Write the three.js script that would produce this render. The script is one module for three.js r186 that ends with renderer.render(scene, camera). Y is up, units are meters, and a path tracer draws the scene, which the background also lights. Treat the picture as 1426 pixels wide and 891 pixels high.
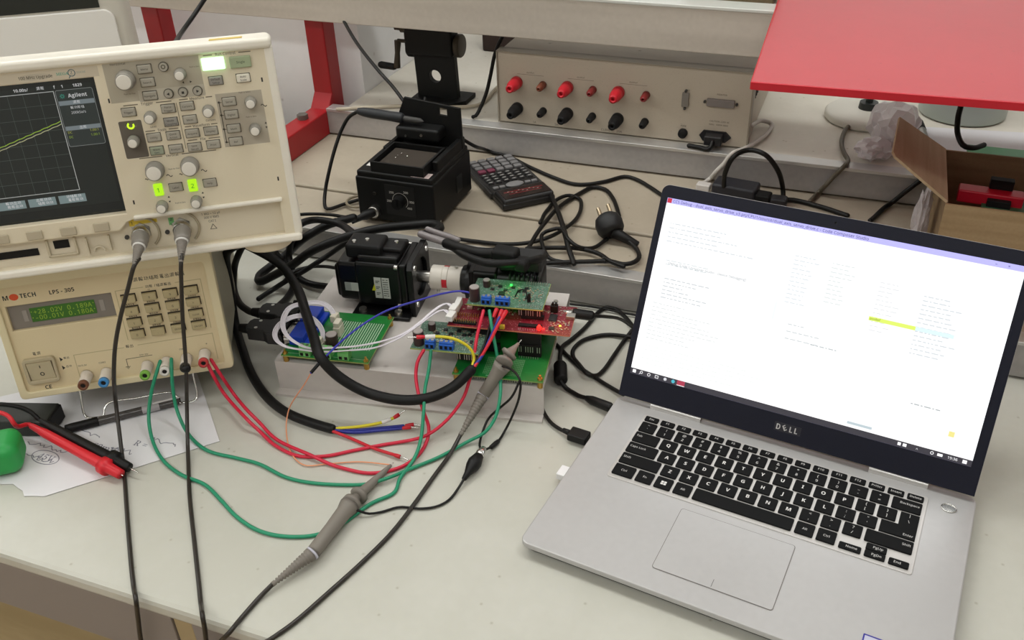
import * as THREE from 'three';
import { RoundedBoxGeometry } from 'three/addons/geometries/RoundedBoxGeometry.js';
import { mergeGeometries } from 'three/addons/utils/BufferGeometryUtils.js';
import { RectAreaLightUniformsLib } from 'three/addons/lights/RectAreaLightUniformsLib.js';

// ---------------------------------------------------------------- camera, lights, exposure
const scene = new THREE.Scene();
scene.background = new THREE.Color(0x000000);
const camera = new THREE.PerspectiveCamera(37.84, 1426 / 891, 0.02, 30);
camera.rotation.order = 'YXZ';
camera.position.set(0.1404, 0.6422, 0.7542);
camera.rotation.set(-0.5820, 0.3734, -0.03355);
const renderer = new THREE.WebGLRenderer({ antialias: true });
renderer.toneMapping = THREE.LinearToneMapping;
renderer.toneMappingExposure = 0.5;
renderer.shadowMap.enabled = true;
RectAreaLightUniformsLib.init();
const CEILING = 2.05, FLOOR = -0.75;
const LAMPS = [[-2.6, -0.2], [-1.1, -0.2], [0.4, -0.2], [-2.6, 1.7], [-1.1, 1.7], [0.4, 1.7]];   // ceiling fittings, x and z
const LAMP_W = 1.2, LAMP_D = 0.3, LAMP_POWER = 15;
const LAMP_COLOR = new THREE.Color().setRGB(0.97, 1.0, 0.985);

// ---------------------------------------------------------------- small library
let seed = 7;
const rnd = () => { seed = (seed * 1664525 + 1013904223) >>> 0; return seed / 4294967296; };
const rr = (a, b) => a + (b - a) * rnd();
const V = (x, y, z) => new THREE.Vector3(x, y, z);
const D2R = Math.PI / 180;
const taken = new Map();
function numbered(name) { const n = taken.get(name) || 0; taken.set(name, n + 1); return n ? `${name}_${String(n).padStart(3, '0')}` : name; }
function tag(o, label, category, group) { o.userData.label = label; o.userData.category = category; if (group) o.userData.group = group; return o; }
function thing(name, label, category, p = [0, 0, 0], yaw = 0, group) {
  const o = new THREE.Group(); o.name = numbered(name); scene.add(o); o.position.set(...p); o.rotation.y = yaw;
  return tag(o, label, category, group);
}
function part(parent, name, geo, material, p, r) {
  const m = new THREE.Mesh(geo, material); m.name = name; m.castShadow = m.receiveShadow = true;
  if (p) m.position.set(...p);
  if (r) m.rotation.set(...r);
  parent.add(m); return m;
}
function single(name, label, category, geo, material, p, r, group) { return tag(part(scene, numbered(name), geo, material, p, r), label, category, group); }
function structure(name, geo, material, p, r) { const m = part(scene, name, geo, material, p, r); m.userData.kind = 'structure'; return m; }
function mg(list) {
  const l = list.map((g) => { const n = g.index ? g.toNonIndexed() : g; for (const k of Object.keys(n.attributes)) if (!['position', 'normal', 'uv'].includes(k)) n.deleteAttribute(k); return n; });
  return mergeGeometries(l, false);
}
const T = (g, x = 0, y = 0, z = 0) => g.translate(x, y, z);
const box = (w, h, d, x = 0, y = 0, z = 0) => new THREE.BoxGeometry(w, h, d).translate(x, y, z);
const rbox = (w, h, d, r = 0.002, x = 0, y = 0, z = 0, s = 2) => new RoundedBoxGeometry(w, h, d, s, Math.min(r, w / 2.01, h / 2.01, d / 2.01)).translate(x, y, z);
// box given by its low and high corners
const bb = (a, b, r = 0) => (r ? rbox(b[0] - a[0], b[1] - a[1], b[2] - a[2], r) : box(b[0] - a[0], b[1] - a[1], b[2] - a[2])).translate((a[0] + b[0]) / 2, (a[1] + b[1]) / 2, (a[2] + b[2]) / 2);
const cylY = (r0, r1, h, x = 0, y = 0, z = 0, s = 20) => new THREE.CylinderGeometry(r1, r0, h, s).translate(x, y + h / 2, z);
const cylZ = (r0, r1, h, x = 0, y = 0, z = 0, s = 20) => new THREE.CylinderGeometry(r1, r0, h, s).rotateX(Math.PI / 2).translate(x, y, z + h / 2);
const cylX = (r0, r1, h, x = 0, y = 0, z = 0, s = 20) => new THREE.CylinderGeometry(r1, r0, h, s).rotateZ(-Math.PI / 2).translate(x + h / 2, y, z);
const lathe = (pts, s = 28) => new THREE.LatheGeometry(pts.map(([r, y]) => new THREE.Vector2(r, y)), s);
const latheZ = (pts, s = 28) => lathe(pts, s).rotateX(Math.PI / 2);
const latheX = (pts, s = 28) => lathe(pts, s).rotateZ(-Math.PI / 2);
const curve = (pts) => new THREE.CatmullRomCurve3(pts.map((p) => V(...p)), false, 'centripetal');
// a cord that would sink into the desk, the riser or the ledge is lifted until it lies on it
const floorAt = (p) => (p.z > 0.349 ? -9 : p.z > -0.2135 ? 0 : p.z > -0.3305 ? 0.0492 : p.z > -0.5195 ? 0.0522 : 0.0977);
function settle(pts, r) {
  const c = curve(pts), n = Math.max(12, Math.min(260, Math.round(c.getLength() / 0.006))), out = [];
  for (let i = 0; i <= n; i++) { const p = c.getPointAt(i / n), f = floorAt(p) + r + 0.0003; if (p.y < f && p.y > f - 0.03) p.y = f; out.push([p.x, p.y, p.z]); }
  return out;
}
function tube(pts, r, rad = 8, step = 0.006, lay = false) {
  const c = curve(lay ? settle(pts, r) : pts); const n = Math.max(6, Math.min(220, Math.round(c.getLength() / step)));
  const g = new THREE.TubeGeometry(c, n, r, rad, false);
  const cap = (t, s) => { const p = c.getPoint(t); return new THREE.SphereGeometry(r, rad, 6).translate(p.x, p.y, p.z); };
  return mg([g, cap(0), cap(1)]);
}
// lathed profile (radius, distance from a) set along the line a to b
function along(pts, a, b, s = 20) {
  const A = V(...a), B = V(...b), d = B.clone().sub(A).normalize();
  return lathe(pts, s).applyQuaternion(new THREE.Quaternion().setFromUnitVectors(V(0, 1, 0), d)).translate(...a);
}
function shapeRR(x0, y0, x1, y1, r) {
  const s = new THREE.Shape(); s.moveTo(x0 + r, y0); s.lineTo(x1 - r, y0); s.absarc(x1 - r, y0 + r, r, -Math.PI / 2, 0); s.lineTo(x1, y1 - r); s.absarc(x1 - r, y1 - r, r, 0, Math.PI / 2);
  s.lineTo(x0 + r, y1); s.absarc(x0 + r, y1 - r, r, Math.PI / 2, Math.PI); s.lineTo(x0, y0 + r); s.absarc(x0 + r, y0 + r, r, Math.PI, 1.5 * Math.PI); return s;
}
function ext(shape, d, bevel = 0, seg = 6) { return new THREE.ExtrudeGeometry(shape, { depth: d, bevelEnabled: bevel > 0, bevelThickness: bevel, bevelSize: bevel, bevelOffset: -bevel, bevelSegments: 2, curveSegments: seg }); }
function poly(pts) { const s = new THREE.Shape(); pts.forEach(([x, y], i) => (i ? s.lineTo(x, y) : s.moveTo(x, y))); s.closePath(); return s; }
// texture coordinates across a rectangle of two local axes
function planar(g, x0, x1, y0, y1, a = 'x', b = 'y') {
  const p = g.attributes.position, uv = new Float32Array(p.count * 2), f = { x: (i) => p.getX(i), y: (i) => p.getY(i), z: (i) => p.getZ(i) };
  for (let i = 0; i < p.count; i++) { uv[2 * i] = (f[a](i) - x0) / (x1 - x0); uv[2 * i + 1] = (f[b](i) - y0) / (y1 - y0); }
  g.setAttribute('uv', new THREE.BufferAttribute(uv, 2)); return g;
}
// texture coordinates in metres, by the dominant axis of each face
function metric(g0, scale = 1) {
  const g = g0.index ? g0.toNonIndexed() : g0, p = g.attributes.position, n = g.attributes.normal, uv = new Float32Array(p.count * 2);
  for (let i = 0; i < p.count; i += 3) {
    let ax = 0, ay = 0, az = 0; for (let k = 0; k < 3; k++) { ax += Math.abs(n.getX(i + k)); ay += Math.abs(n.getY(i + k)); az += Math.abs(n.getZ(i + k)); }
    for (let k = i; k < i + 3; k++) { const x = p.getX(k), y = p.getY(k), z = p.getZ(k); const q = ay >= ax && ay >= az ? [x, -z] : ax >= az ? [-z, y] : [x, y]; uv[2 * k] = q[0] * scale; uv[2 * k + 1] = q[1] * scale; }
  }
  g.setAttribute('uv', new THREE.BufferAttribute(uv, 2)); return g;
}
// ---- materials
const C = (r, g, b) => new THREE.Color(r / 255, g / 255, b / 255).convertSRGBToLinear();
function mat(r, g, b, rough = 0.6, o = {}) { return new THREE.MeshPhysicalMaterial({ color: C(r, g, b), roughness: rough, metalness: 0, ...o }); }
function canvas(w, h, draw) { const c = document.createElement('canvas'); c.width = w; c.height = h; draw(c.getContext('2d'), w, h); return c; }
function ctex(w, h, draw, srgb = true) { const t = new THREE.CanvasTexture(canvas(w, h, draw)); if (srgb) t.colorSpace = THREE.SRGBColorSpace; t.wrapS = t.wrapT = THREE.RepeatWrapping; t.magFilter = THREE.LinearFilter; return t; }
function mapped(t, rough = 0.6, o = {}) { return new THREE.MeshPhysicalMaterial({ map: t, roughness: rough, ...o }); }
// tiling value noise, several octaves
function noiseField(n, octaves, rand) {
  const f = new Float32Array(n * n); let amp = 1, tot = 0;
  for (const cells of octaves) {
    const [cx, cy] = Array.isArray(cells) ? cells : [cells, cells]; const g = new Float32Array(cx * cy).map(() => rand());
    for (let y = 0; y < n; y++) for (let x = 0; x < n; x++) {
      const u = x / n * cx, v = y / n * cy, i = Math.floor(u), j = Math.floor(v), a = u - i, b = v - j, s = a * a * (3 - 2 * a), t = b * b * (3 - 2 * b);
      const G = (p, q) => g[(q % cy) * cx + (p % cx)];
      f[y * n + x] += amp * ((G(i, j) * (1 - s) + G(i + 1, j) * s) * (1 - t) + (G(i, j + 1) * (1 - s) + G(i + 1, j + 1) * s) * t);
    }
    tot += amp; amp *= 0.62;
  }
  return f.map((v) => v / tot);
}
// a mottled colour map: two sRGB colours mixed by noise, with a few specks
function mottle(n, octaves, a, b, specks = 0, speckColor = [90, 80, 70]) {
  const f = noiseField(n, octaves, rnd); const d = new Uint8Array(n * n * 4);
  for (let i = 0; i < n * n; i++) { const t = Math.min(1, Math.max(0, (f[i] - 0.25) * 2)); for (let k = 0; k < 3; k++) d[4 * i + k] = a[k] + (b[k] - a[k]) * t; d[4 * i + 3] = 255; }
  for (let s = 0; s < specks; s++) { const x = Math.floor(rnd() * n), y = Math.floor(rnd() * n), i = y * n + x; for (let k = 0; k < 3; k++) d[4 * i + k] = speckColor[k]; }
  const t = new THREE.DataTexture(d, n, n); t.colorSpace = THREE.SRGBColorSpace; t.wrapS = t.wrapT = THREE.RepeatWrapping; t.magFilter = THREE.LinearFilter; t.needsUpdate = true; return t;
}
const M = {
  black: mat(14, 13, 13, 0.5, { specularIntensity: 0.6 }), blackSoft: mat(19, 18, 18, 0.7, { specularIntensity: 0.6 }), rubber: mat(13, 12, 12, 0.5, { specularIntensity: 0.6 }), cord: mat(16, 14, 12, 0.45, { specularIntensity: 0.6 }), darkGrey: mat(60, 58, 56, 0.6), steel: mat(190, 188, 182, 0.3, { metalness: 1 }), chrome: mat(215, 214, 210, 0.18, { metalness: 1 }),
  brass: mat(196, 160, 84, 0.35, { metalness: 1 }), white: mat(228, 225, 220, 0.5), ivory: mat(222, 214, 196, 0.5), probeGrey: mat(128, 121, 112, 0.6), red: mat(205, 28, 44, 0.45), redWire: mat(212, 30, 62, 0.4), greenWire: mat(30, 142, 104, 0.45), blueWire: mat(36, 44, 140, 0.45), yellowWire: mat(214, 200, 40, 0.45), orangeWire: mat(236, 160, 118, 0.5), whiteWire: mat(226, 220, 226, 0.5), pinkClear: mat(150, 142, 142, 0.25, { transmission: 0.25, thickness: 0 }),
};
function cord(name, label, key, r, m = M.cord, group, category = 'cable') { return single(name, label, category, tube(PATHS[key], r, 8, 0.005, true), m, null, null, group); }

// Centre lines of cords and leads, metres in the room (y up, desk top at y = 0).
const PATHS = {
  probeA_cable: [[-0.4745,0.2114,0.1546],[-0.4716,0.2107,0.165],[-0.481,0.1878,0.1709],[-0.4928,0.1577,0.179],[-0.5039,0.1258,0.1858],[-0.5123,0.0922,0.191],[-0.5315,0.045,0.1835],[-0.5162,0.018,0.2056],[-0.4887,0.004,0.2376],[-0.4395,0.0025,0.2926],[-0.3941,0.0025,0.342],[-0.3816,0.0025,0.3549],[-0.3687,0.0074,0.3665],[-0.3746,-0.0194,0.3665],[-0.3837,-0.0678,0.3665]],
  probeB_cable: [[-0.4415,0.2114,0.1325],[-0.4367,0.2067,0.1422],[-0.4416,0.1798,0.1446],[-0.4462,0.1479,0.1482],[-0.4514,0.1135,0.1502],[-0.4559,0.0842,0.1521],[-0.4647,0.04,0.1548],[-0.4543,0.012,0.1775],[-0.4399,0.004,0.1985],[-0.4072,0.0025,0.2409],[-0.3678,0.0025,0.2875],[-0.3293,0.0025,0.3327],[-0.3157,0.0025,0.3488],[-0.2983,0.0132,0.3665],[-0.3003,-0.0032,0.3665],[-0.3049,-0.0337,0.3665]],
  probeA_tail: [[-0.2659,0.006,0.3132],[-0.2705,0.003,0.3263],[-0.2725,0.0025,0.342],[-0.2735,0.0025,0.3534],[-0.2736,0.0032,0.3665],[-0.2918,-0.0251,0.3665]],
  probeB_tail: [[-0.1855,0.01,0.0805],[-0.1871,0.004,0.1022],[-0.1899,0.0025,0.1375],[-0.1922,0.0025,0.1827],[-0.1959,0.0025,0.2214],[-0.2048,0.0025,0.2613],[-0.2171,0.0025,0.3042],[-0.2285,0.0025,0.341],[-0.2375,0.001,0.3582],[-0.2503,-0.012,0.3642]],
  probeA_axis: [[-0.2374,0.004,0.1396],[-0.2452,0.009,0.1953],[-0.2462,0.01,0.209],[-0.2479,0.011,0.2725],[-0.2496,0.01,0.2775],[-0.2659,0.006,0.3132]],
  probeB_axis: [[-0.1517,0.075,-0.0082],[-0.1598,0.066,0.0061],[-0.1602,0.063,0.0182],[-0.1771,0.031,0.0347],[-0.179,0.028,0.0404],[-0.1855,0.01,0.0805]],
  groundA: [[-0.2405,0.01,0.2111],[-0.2278,0.004,0.2074],[-0.2181,0.002,0.2],[-0.2041,0.002,0.1882],[-0.1842,0.002,0.1835],[-0.1704,0.002,0.1758],[-0.1627,0.002,0.164],[-0.1599,0.003,0.1474],[-0.1583,0.006,0.1363]],
  clip: [[-0.1583,0.006,0.1363],[-0.1547,0.01,0.095]],
  groundB: [[-0.1577,0.066,0.0244],[-0.1452,0.068,0.0297],[-0.1335,0.064,0.0384],[-0.1335,0.045,0.0418],[-0.1414,0.018,0.0441],[-0.1467,0.004,0.0528],[-0.1478,0.003,0.069],[-0.1502,0.004,0.0793],[-0.1543,0.008,0.0925]],
  groundB2: [[-0.1335,0.064,0.0384],[-0.1392,0.048,0.0477],[-0.153,0.03,0.0485],[-0.1667,0.012,0.0485],[-0.1666,0.006,0.0681],[-0.1615,0.006,0.0867],[-0.1552,0.009,0.094]],
  green_upper: [[-0.5004,0.0668,0.1241],[-0.4946,0.0604,0.1335],[-0.4916,0.0473,0.1409],[-0.4855,0.022,0.1507],[-0.4636,0.006,0.1659],[-0.4299,0.002,0.1788],[-0.3946,0.002,0.1787],[-0.3684,0.002,0.179],[-0.33,0.002,0.1874],[-0.2982,0.002,0.1854],[-0.2543,0.002,0.1728],[-0.2342,0.006,0.1629],[-0.216,0.003,0.1358],[-0.1962,0.003,0.111],[-0.177,0.005,0.0823],[-0.1621,0.012,0.0704],[-0.1555,0.022,0.0576],[-0.1548,0.037,0.0432],[-0.1597,0.047,0.0273],[-0.1685,0.058,0.0096],[-0.1758,0.075,-0.0004],[-0.1836,0.092,-0.0116],[-0.19,0.099,-0.0235]],
  green_lower: [[-0.5114,0.0651,0.1293],[-0.5092,0.055,0.1442],[-0.5122,0.0374,0.154],[-0.5086,0.02,0.1686],[-0.4933,0.007,0.1869],[-0.4646,0.002,0.2068],[-0.4346,0.002,0.2182],[-0.4026,0.002,0.2228],[-0.3736,0.002,0.2363],[-0.3459,0.002,0.2504],[-0.3162,0.002,0.2589],[-0.2897,0.002,0.2575],[-0.2619,0.002,0.2462],[-0.2465,0.002,0.2274],[-0.232,0.002,0.1926],[-0.2175,0.002,0.172],[-0.2206,0.003,0.1528],[-0.218,0.006,0.1241],[-0.2205,0.013,0.1019],[-0.2256,0.033,0.0802],[-0.232,0.046,0.0602],[-0.234,0.058,0.0446],[-0.2368,0.072,0.0304]],
  red_front: [[-0.4701,0.0544,0.1059],[-0.462,0.0416,0.1099],[-0.4568,0.0179,0.1068],[-0.4087,0.014,0.134],[-0.3951,0.006,0.1369],[-0.3667,0.002,0.1493],[-0.3361,0.002,0.1555],[-0.3084,0.002,0.1463],[-0.2844,0.002,0.1289],[-0.2504,0.002,0.1056],[-0.2211,0.008,0.0911],[-0.205,0.018,0.0739],[-0.1947,0.032,0.0497],[-0.1918,0.045,0.0391],[-0.1917,0.062,0.023],[-0.194,0.082,0.0049],[-0.1946,0.095,-0.0106],[-0.1956,0.1,-0.02]],
  red_rear: [[-0.4666,0.0588,0.1028],[-0.458,0.0436,0.1044],[-0.4505,0.0141,0.0995],[-0.416,0.016,0.1225],[-0.4006,0.009,0.1275],[-0.3714,0.004,0.1413],[-0.323,0.006,0.1536],[-0.289,0.002,0.1569],[-0.2519,0.002,0.1545],[-0.2281,0.002,0.1376],[-0.2191,0.002,0.1175],[-0.218,0.004,0.0948],[-0.221,0.012,0.0815],[-0.2293,0.028,0.0749],[-0.2404,0.04,0.0613],[-0.2472,0.052,0.0498],[-0.2481,0.064,0.0402],[-0.2447,0.072,0.0316]],
  fat_left: [[-0.4948,0.13,-0.0429],[-0.5135,0.12,-0.0379],[-0.5394,0.1,-0.0454],[-0.5522,0.07,-0.0538],[-0.5525,0.045,-0.052],[-0.5369,0.012,-0.0291],[-0.4974,0.006,0.0143],[-0.4555,0.006,0.0564],[-0.4135,0.006,0.0873],[-0.3792,0.006,0.1024],[-0.3435,0.006,0.1085],[-0.3217,0.006,0.1099]],
  fat_front: [[-0.495,0.14,-0.0144],[-0.486,0.125,-0.0279],[-0.462,0.1,-0.0408],[-0.4334,0.085,-0.0245],[-0.3885,0.088,0.0272],[-0.3536,0.09,0.069],[-0.3358,0.082,0.0884],[-0.3183,0.062,0.0886],[-0.2899,0.043,0.0831],[-0.2512,0.038,0.0776],[-0.2233,0.04,0.066],[-0.2019,0.05,0.0532],[-0.189,0.062,0.0356]],
  yellow_left: [[-0.3224,0.006,0.1102],[-0.2943,0.008,0.0996],[-0.2716,0.012,0.0897],[-0.2613,0.015,0.0825]],
  yellow_left_tip: [[-0.2613,0.015,0.0825],[-0.2569,0.017,0.0773],[-0.2523,0.02,0.0721]],
  blue_left: [[-0.3218,0.006,0.1112],[-0.2998,0.004,0.1063],[-0.2723,0.004,0.0935],[-0.2514,0.005,0.0841]],
  blue_left_tip: [[-0.2514,0.005,0.0841],[-0.2429,0.006,0.0806],[-0.2341,0.006,0.0795]],
  red_left: [[-0.3219,0.006,0.1125],[-0.2954,0.003,0.1146],[-0.2669,0.003,0.1207],[-0.2419,0.004,0.124]],
  red_left_tip: [[-0.2419,0.004,0.124],[-0.2341,0.004,0.1249],[-0.2245,0.004,0.1262]],
  yellow_front: [[-0.1894,0.063,0.0345],[-0.19,0.068,0.0244],[-0.1935,0.078,0.0225],[-0.2031,0.088,0.0254],[-0.2159,0.092,0.0273],[-0.2304,0.092,0.0299]],
  yellow_front_tip: [[-0.2402,0.092,0.0338],[-0.2486,0.092,0.0372],[-0.2577,0.092,0.0409]],
  red_front_wire: [[-0.1873,0.063,0.0377],[-0.1843,0.068,0.0225],[-0.1788,0.08,0.0082],[-0.1747,0.093,-0.01],[-0.1721,0.1,-0.0276]],
  blue_front_wire: [[-0.189,0.062,0.0356],[-0.1829,0.07,0.0195],[-0.181,0.08,0.0005],[-0.1772,0.093,-0.0121],[-0.177,0.1,-0.0275]],
  black_front_wire: [[-0.1898,0.061,0.0357],[-0.1864,0.068,0.0232],[-0.1857,0.076,0.0016],[-0.1845,0.09,-0.0116],[-0.1832,0.1,-0.0285]],
  coil_a: [[-0.319,0.113,-0.1366],[-0.3114,0.111,-0.1487],[-0.3117,0.108,-0.1682],[-0.3276,0.104,-0.1812],[-0.3581,0.1,-0.1757],[-0.3987,0.095,-0.1629],[-0.4372,0.085,-0.1464],[-0.4746,0.07,-0.1277],[-0.5069,0.045,-0.1265],[-0.5434,0.02,-0.1285],[-0.5606,0.012,-0.1215],[-0.5722,0.01,-0.137],[-0.5691,0.012,-0.1627],[-0.5576,0.02,-0.187],[-0.513,0.06,-0.1733],[-0.491,0.07,-0.1966],[-0.4665,0.072,-0.222]],
  coil_b: [[-0.5256,0.11,-0.0722],[-0.5496,0.08,-0.0795],[-0.5734,0.045,-0.0919],[-0.5733,0.025,-0.0835],[-0.5501,0.02,-0.059],[-0.5163,0.03,-0.0324],[-0.4823,0.045,-0.0089]],
  coil_c: [[-0.4704,0.008,-0.1437],[-0.4879,0.008,-0.142],[-0.5075,0.008,-0.1454],[-0.5323,0.01,-0.1577],[-0.5555,0.02,-0.1689],[-0.541,0.06,-0.1336],[-0.5138,0.11,-0.0856]],
  coil_d: [[-0.5422,0.008,-0.0888],[-0.5371,0.008,-0.1148],[-0.5189,0.02,-0.1228],[-0.5003,0.03,-0.1362],[-0.4784,0.045,-0.1434],[-0.4634,0.055,-0.1534],[-0.4441,0.07,-0.1531],[-0.4197,0.085,-0.1539]],
  coil_e: [[-0.479,0.035,-0.0448],[-0.4949,0.02,-0.0857],[-0.5102,0.012,-0.1222],[-0.529,0.014,-0.1516],[-0.5424,0.03,-0.169],[-0.5296,0.06,-0.1681],[-0.505,0.09,-0.1543],[-0.4972,0.085,-0.1795],[-0.4701,0.08,-0.1873],[-0.4262,0.09,-0.1521]],
  coil_f: [[-0.542,0.08,-0.1888],[-0.5268,0.075,-0.2083],[-0.5031,0.07,-0.2237],[-0.4853,0.066,-0.2306]],
  coil_g: [[-0.4381,0.05,-0.1277],[-0.4815,0.03,-0.1559],[-0.5093,0.02,-0.1631],[-0.5219,0.02,-0.1472],[-0.5301,0.012,-0.1312]],
  iron_cord: [[-0.514,0.1705,-0.345],[-0.526,0.1629,-0.342],[-0.536,0.1463,-0.335],[-0.5426,0.1235,-0.322],[-0.5463,0.0971,-0.305],[-0.549,0.0698,-0.29],[-0.5438,0.056,-0.2751],[-0.534,0.054,-0.2656],[-0.5194,0.053,-0.2889],[-0.5051,0.054,-0.3058]],
  iron_plug_cord: [[-0.4689,0.068,-0.2542],[-0.4752,0.066,-0.2405],[-0.4895,0.06,-0.2326],[-0.5226,0.056,-0.2441],[-0.555,0.056,-0.2503],[-0.5758,0.06,-0.2379]],
  hang_cord: [[-0.636,0.2551,-0.53],[-0.622,0.2434,-0.52],[-0.5737,0.2263,-0.47],[-0.5164,0.208,-0.42],[-0.4764,0.1942,-0.39],[-0.4499,0.1835,-0.368]],
  scope_cord: [[-0.8061,0.2925,-0.45],[-0.8167,0.2675,-0.42],[-0.8128,0.2531,-0.38],[-0.5676,0.34,-0.0684]],
  station_cord: [[-0.3798,0.1278,-0.395],[-0.3744,0.1022,-0.43],[-0.3858,0.0595,-0.5115],[-0.3556,0.0504,-0.5105],[-0.3087,0.055,-0.4826],[-0.261,0.055,-0.4566],[-0.2268,0.055,-0.4436],[-0.2081,0.055,-0.4467],[-0.1838,0.055,-0.4643],[-0.1591,0.055,-0.4901],[-0.1415,0.055,-0.4849],[-0.1178,0.055,-0.4666],[-0.0938,0.055,-0.4442],[-0.0654,0.055,-0.4219]],
  plug_cord: [[-0.1074,0.058,-0.2978],[-0.091,0.055,-0.2824],[-0.0821,0.055,-0.2618],[-0.085,0.055,-0.2475],[-0.0965,0.055,-0.2382],[-0.1129,0.055,-0.2406],[-0.136,0.055,-0.2332],[-0.163,0.055,-0.2228],[-0.1935,0.055,-0.2113],[-0.211,0.06,-0.2042]],
  loop_a: [[-0.1354,0.055,-0.3637],[-0.1444,0.055,-0.386],[-0.1583,0.055,-0.4148],[-0.1766,0.055,-0.4386],[-0.1944,0.055,-0.4407],[-0.2074,0.056,-0.4122],[-0.22,0.058,-0.361],[-0.2215,0.062,-0.3029],[-0.2231,0.06,-0.2722],[-0.2207,0.06,-0.2342],[-0.2177,0.065,-0.2043]],
  loop_b: [[-0.2403,0.062,-0.3842],[-0.2165,0.064,-0.3404],[-0.1908,0.064,-0.2891],[-0.1699,0.062,-0.2444],[-0.1554,0.056,-0.2196]],
  loop_c: [[-0.233,0.054,-0.3154],[-0.2349,0.054,-0.3486],[-0.2311,0.058,-0.3788],[-0.2185,0.058,-0.3996],[-0.2034,0.056,-0.3988],[-0.1913,0.056,-0.3694],[-0.1887,0.056,-0.334],[-0.1943,0.058,-0.3],[-0.2055,0.058,-0.2733],[-0.2277,0.056,-0.2538],[-0.2581,0.054,-0.244],[-0.3004,0.052,-0.2428],[-0.3186,0.055,-0.2375]],
  loop_d: [[-0.2206,0.062,-0.2285],[-0.1931,0.056,-0.2505],[-0.1607,0.056,-0.2586],[-0.1334,0.056,-0.2534],[-0.1124,0.058,-0.2352],[-0.0939,0.058,-0.2279]],
  loop_e: [[-0.1341,0.054,-0.2972],[-0.1447,0.054,-0.2695],[-0.1598,0.06,-0.2554],[-0.1731,0.066,-0.2577],[-0.1936,0.068,-0.2824],[-0.2044,0.066,-0.2788],[-0.2156,0.06,-0.2767],[-0.2016,0.06,-0.2382],[-0.1883,0.055,-0.2244],[-0.1658,0.052,-0.2255]],
  lead_grey: [[-0.3214,0.115,-0.1339],[-0.3068,0.114,-0.1309],[-0.2892,0.115,-0.1251],[-0.2743,0.117,-0.1168]],
  lead_a: [[-0.2814,0.116,-0.1201],[-0.2528,0.122,-0.1033],[-0.2293,0.125,-0.0962],[-0.2076,0.126,-0.1012]],
  lead_b: [[-0.2699,0.115,-0.1147],[-0.2424,0.122,-0.089],[-0.2122,0.124,-0.0795],[-0.1855,0.124,-0.088],[-0.1671,0.12,-0.1079],[-0.1712,0.1,-0.1522]],
  usb_mini_cord: [[-0.0879,0.083,-0.0717],[-0.0783,0.07,-0.0942],[-0.0707,0.05,-0.124],[-0.0632,0.02,-0.1564],[-0.0539,0.008,-0.1636]],
  usb_big: [[-0.1446,0.03,-0.0846],[-0.1435,0.015,-0.0756],[-0.1381,0.008,-0.0494],[-0.1317,0.004,-0.018],[-0.1202,0.003,0.0061],[-0.1019,0.004,0.0268],[-0.0808,0.006,0.0382]],
  power_a: [[-0.0633,0.006,-0.1734],[-0.0799,0.004,-0.1963],[-0.0972,0.003,-0.2131],[-0.1097,0.003,-0.2143],[-0.1168,0.003,-0.1997],[-0.1203,0.003,-0.1763],[-0.1229,0.003,-0.1604],[-0.1302,0.003,-0.1336],[-0.1362,0.004,-0.1127],[-0.1324,0.006,-0.0925],[-0.1259,0.009,-0.0723]],
  power_b: [[-0.1151,0.009,-0.0415],[-0.1081,0.004,-0.0381],[-0.0993,0.003,-0.0342],[-0.0903,0.004,-0.029],[-0.081,0.006,-0.0253]],
  power_c: [[-0.1551,0.008,-0.121],[-0.1432,0.003,-0.1151],[-0.1232,0.003,-0.0969],[-0.1043,0.003,-0.0807],[-0.0886,0.003,-0.0713],[-0.0715,0.003,-0.0613],[-0.0566,0.004,-0.0524],[-0.0439,0.006,-0.0443]],
  power_d: [[-0.0604,0.006,-0.1549],[-0.0786,0.004,-0.1569],[-0.0933,0.003,-0.1552],[-0.1077,0.003,-0.1457],[-0.1182,0.003,-0.1327],[-0.1227,0.003,-0.1124],[-0.1188,0.003,-0.0998],[-0.1063,0.007,-0.0816],[-0.0903,0.008,-0.0651],[-0.0825,0.004,-0.0705],[-0.0777,0.003,-0.0836],[-0.0738,0.003,-0.1161],[-0.0705,0.003,-0.1466],[-0.0658,0.006,-0.1693]],
  fascia_cord: [[-0.1593,0.004,-0.2057],[-0.1222,0.004,-0.2087],[-0.0845,0.004,-0.2068],[-0.0571,0.004,-0.207]],
  ribbon_top: [[-0.373,0.068,-0.0039],[-0.3811,0.076,-0.0073],[-0.3922,0.08,-0.0067],[-0.4033,0.084,0.0051],[-0.4139,0.085,0.0181],[-0.4133,0.083,0.0332],[-0.406,0.08,0.0488],[-0.3954,0.076,0.0582],[-0.382,0.072,0.0622],[-0.3679,0.068,0.0616],[-0.3526,0.064,0.0506],[-0.3277,0.064,0.0397],[-0.2991,0.068,0.0263],[-0.2783,0.074,0.0142],[-0.2641,0.082,-0.0029],[-0.2536,0.09,-0.0191],[-0.2447,0.092,-0.0326],[-0.233,0.092,-0.0256]],
  ribbon_bot: [[-0.3679,0.058,0.035],[-0.3717,0.066,0.0263],[-0.3818,0.074,0.0209],[-0.3926,0.078,0.0201],[-0.4046,0.08,0.0272],[-0.4134,0.078,0.0405],[-0.4121,0.076,0.0563],[-0.4026,0.074,0.0676],[-0.3914,0.07,0.0694],[-0.3757,0.066,0.064],[-0.3546,0.062,0.0554],[-0.3298,0.062,0.0445],[-0.3039,0.064,0.0348],[-0.2815,0.072,0.0224],[-0.2657,0.08,0.0033],[-0.2529,0.088,-0.0135],[-0.2431,0.091,-0.0209],[-0.2316,0.09,-0.0141]],
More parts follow.
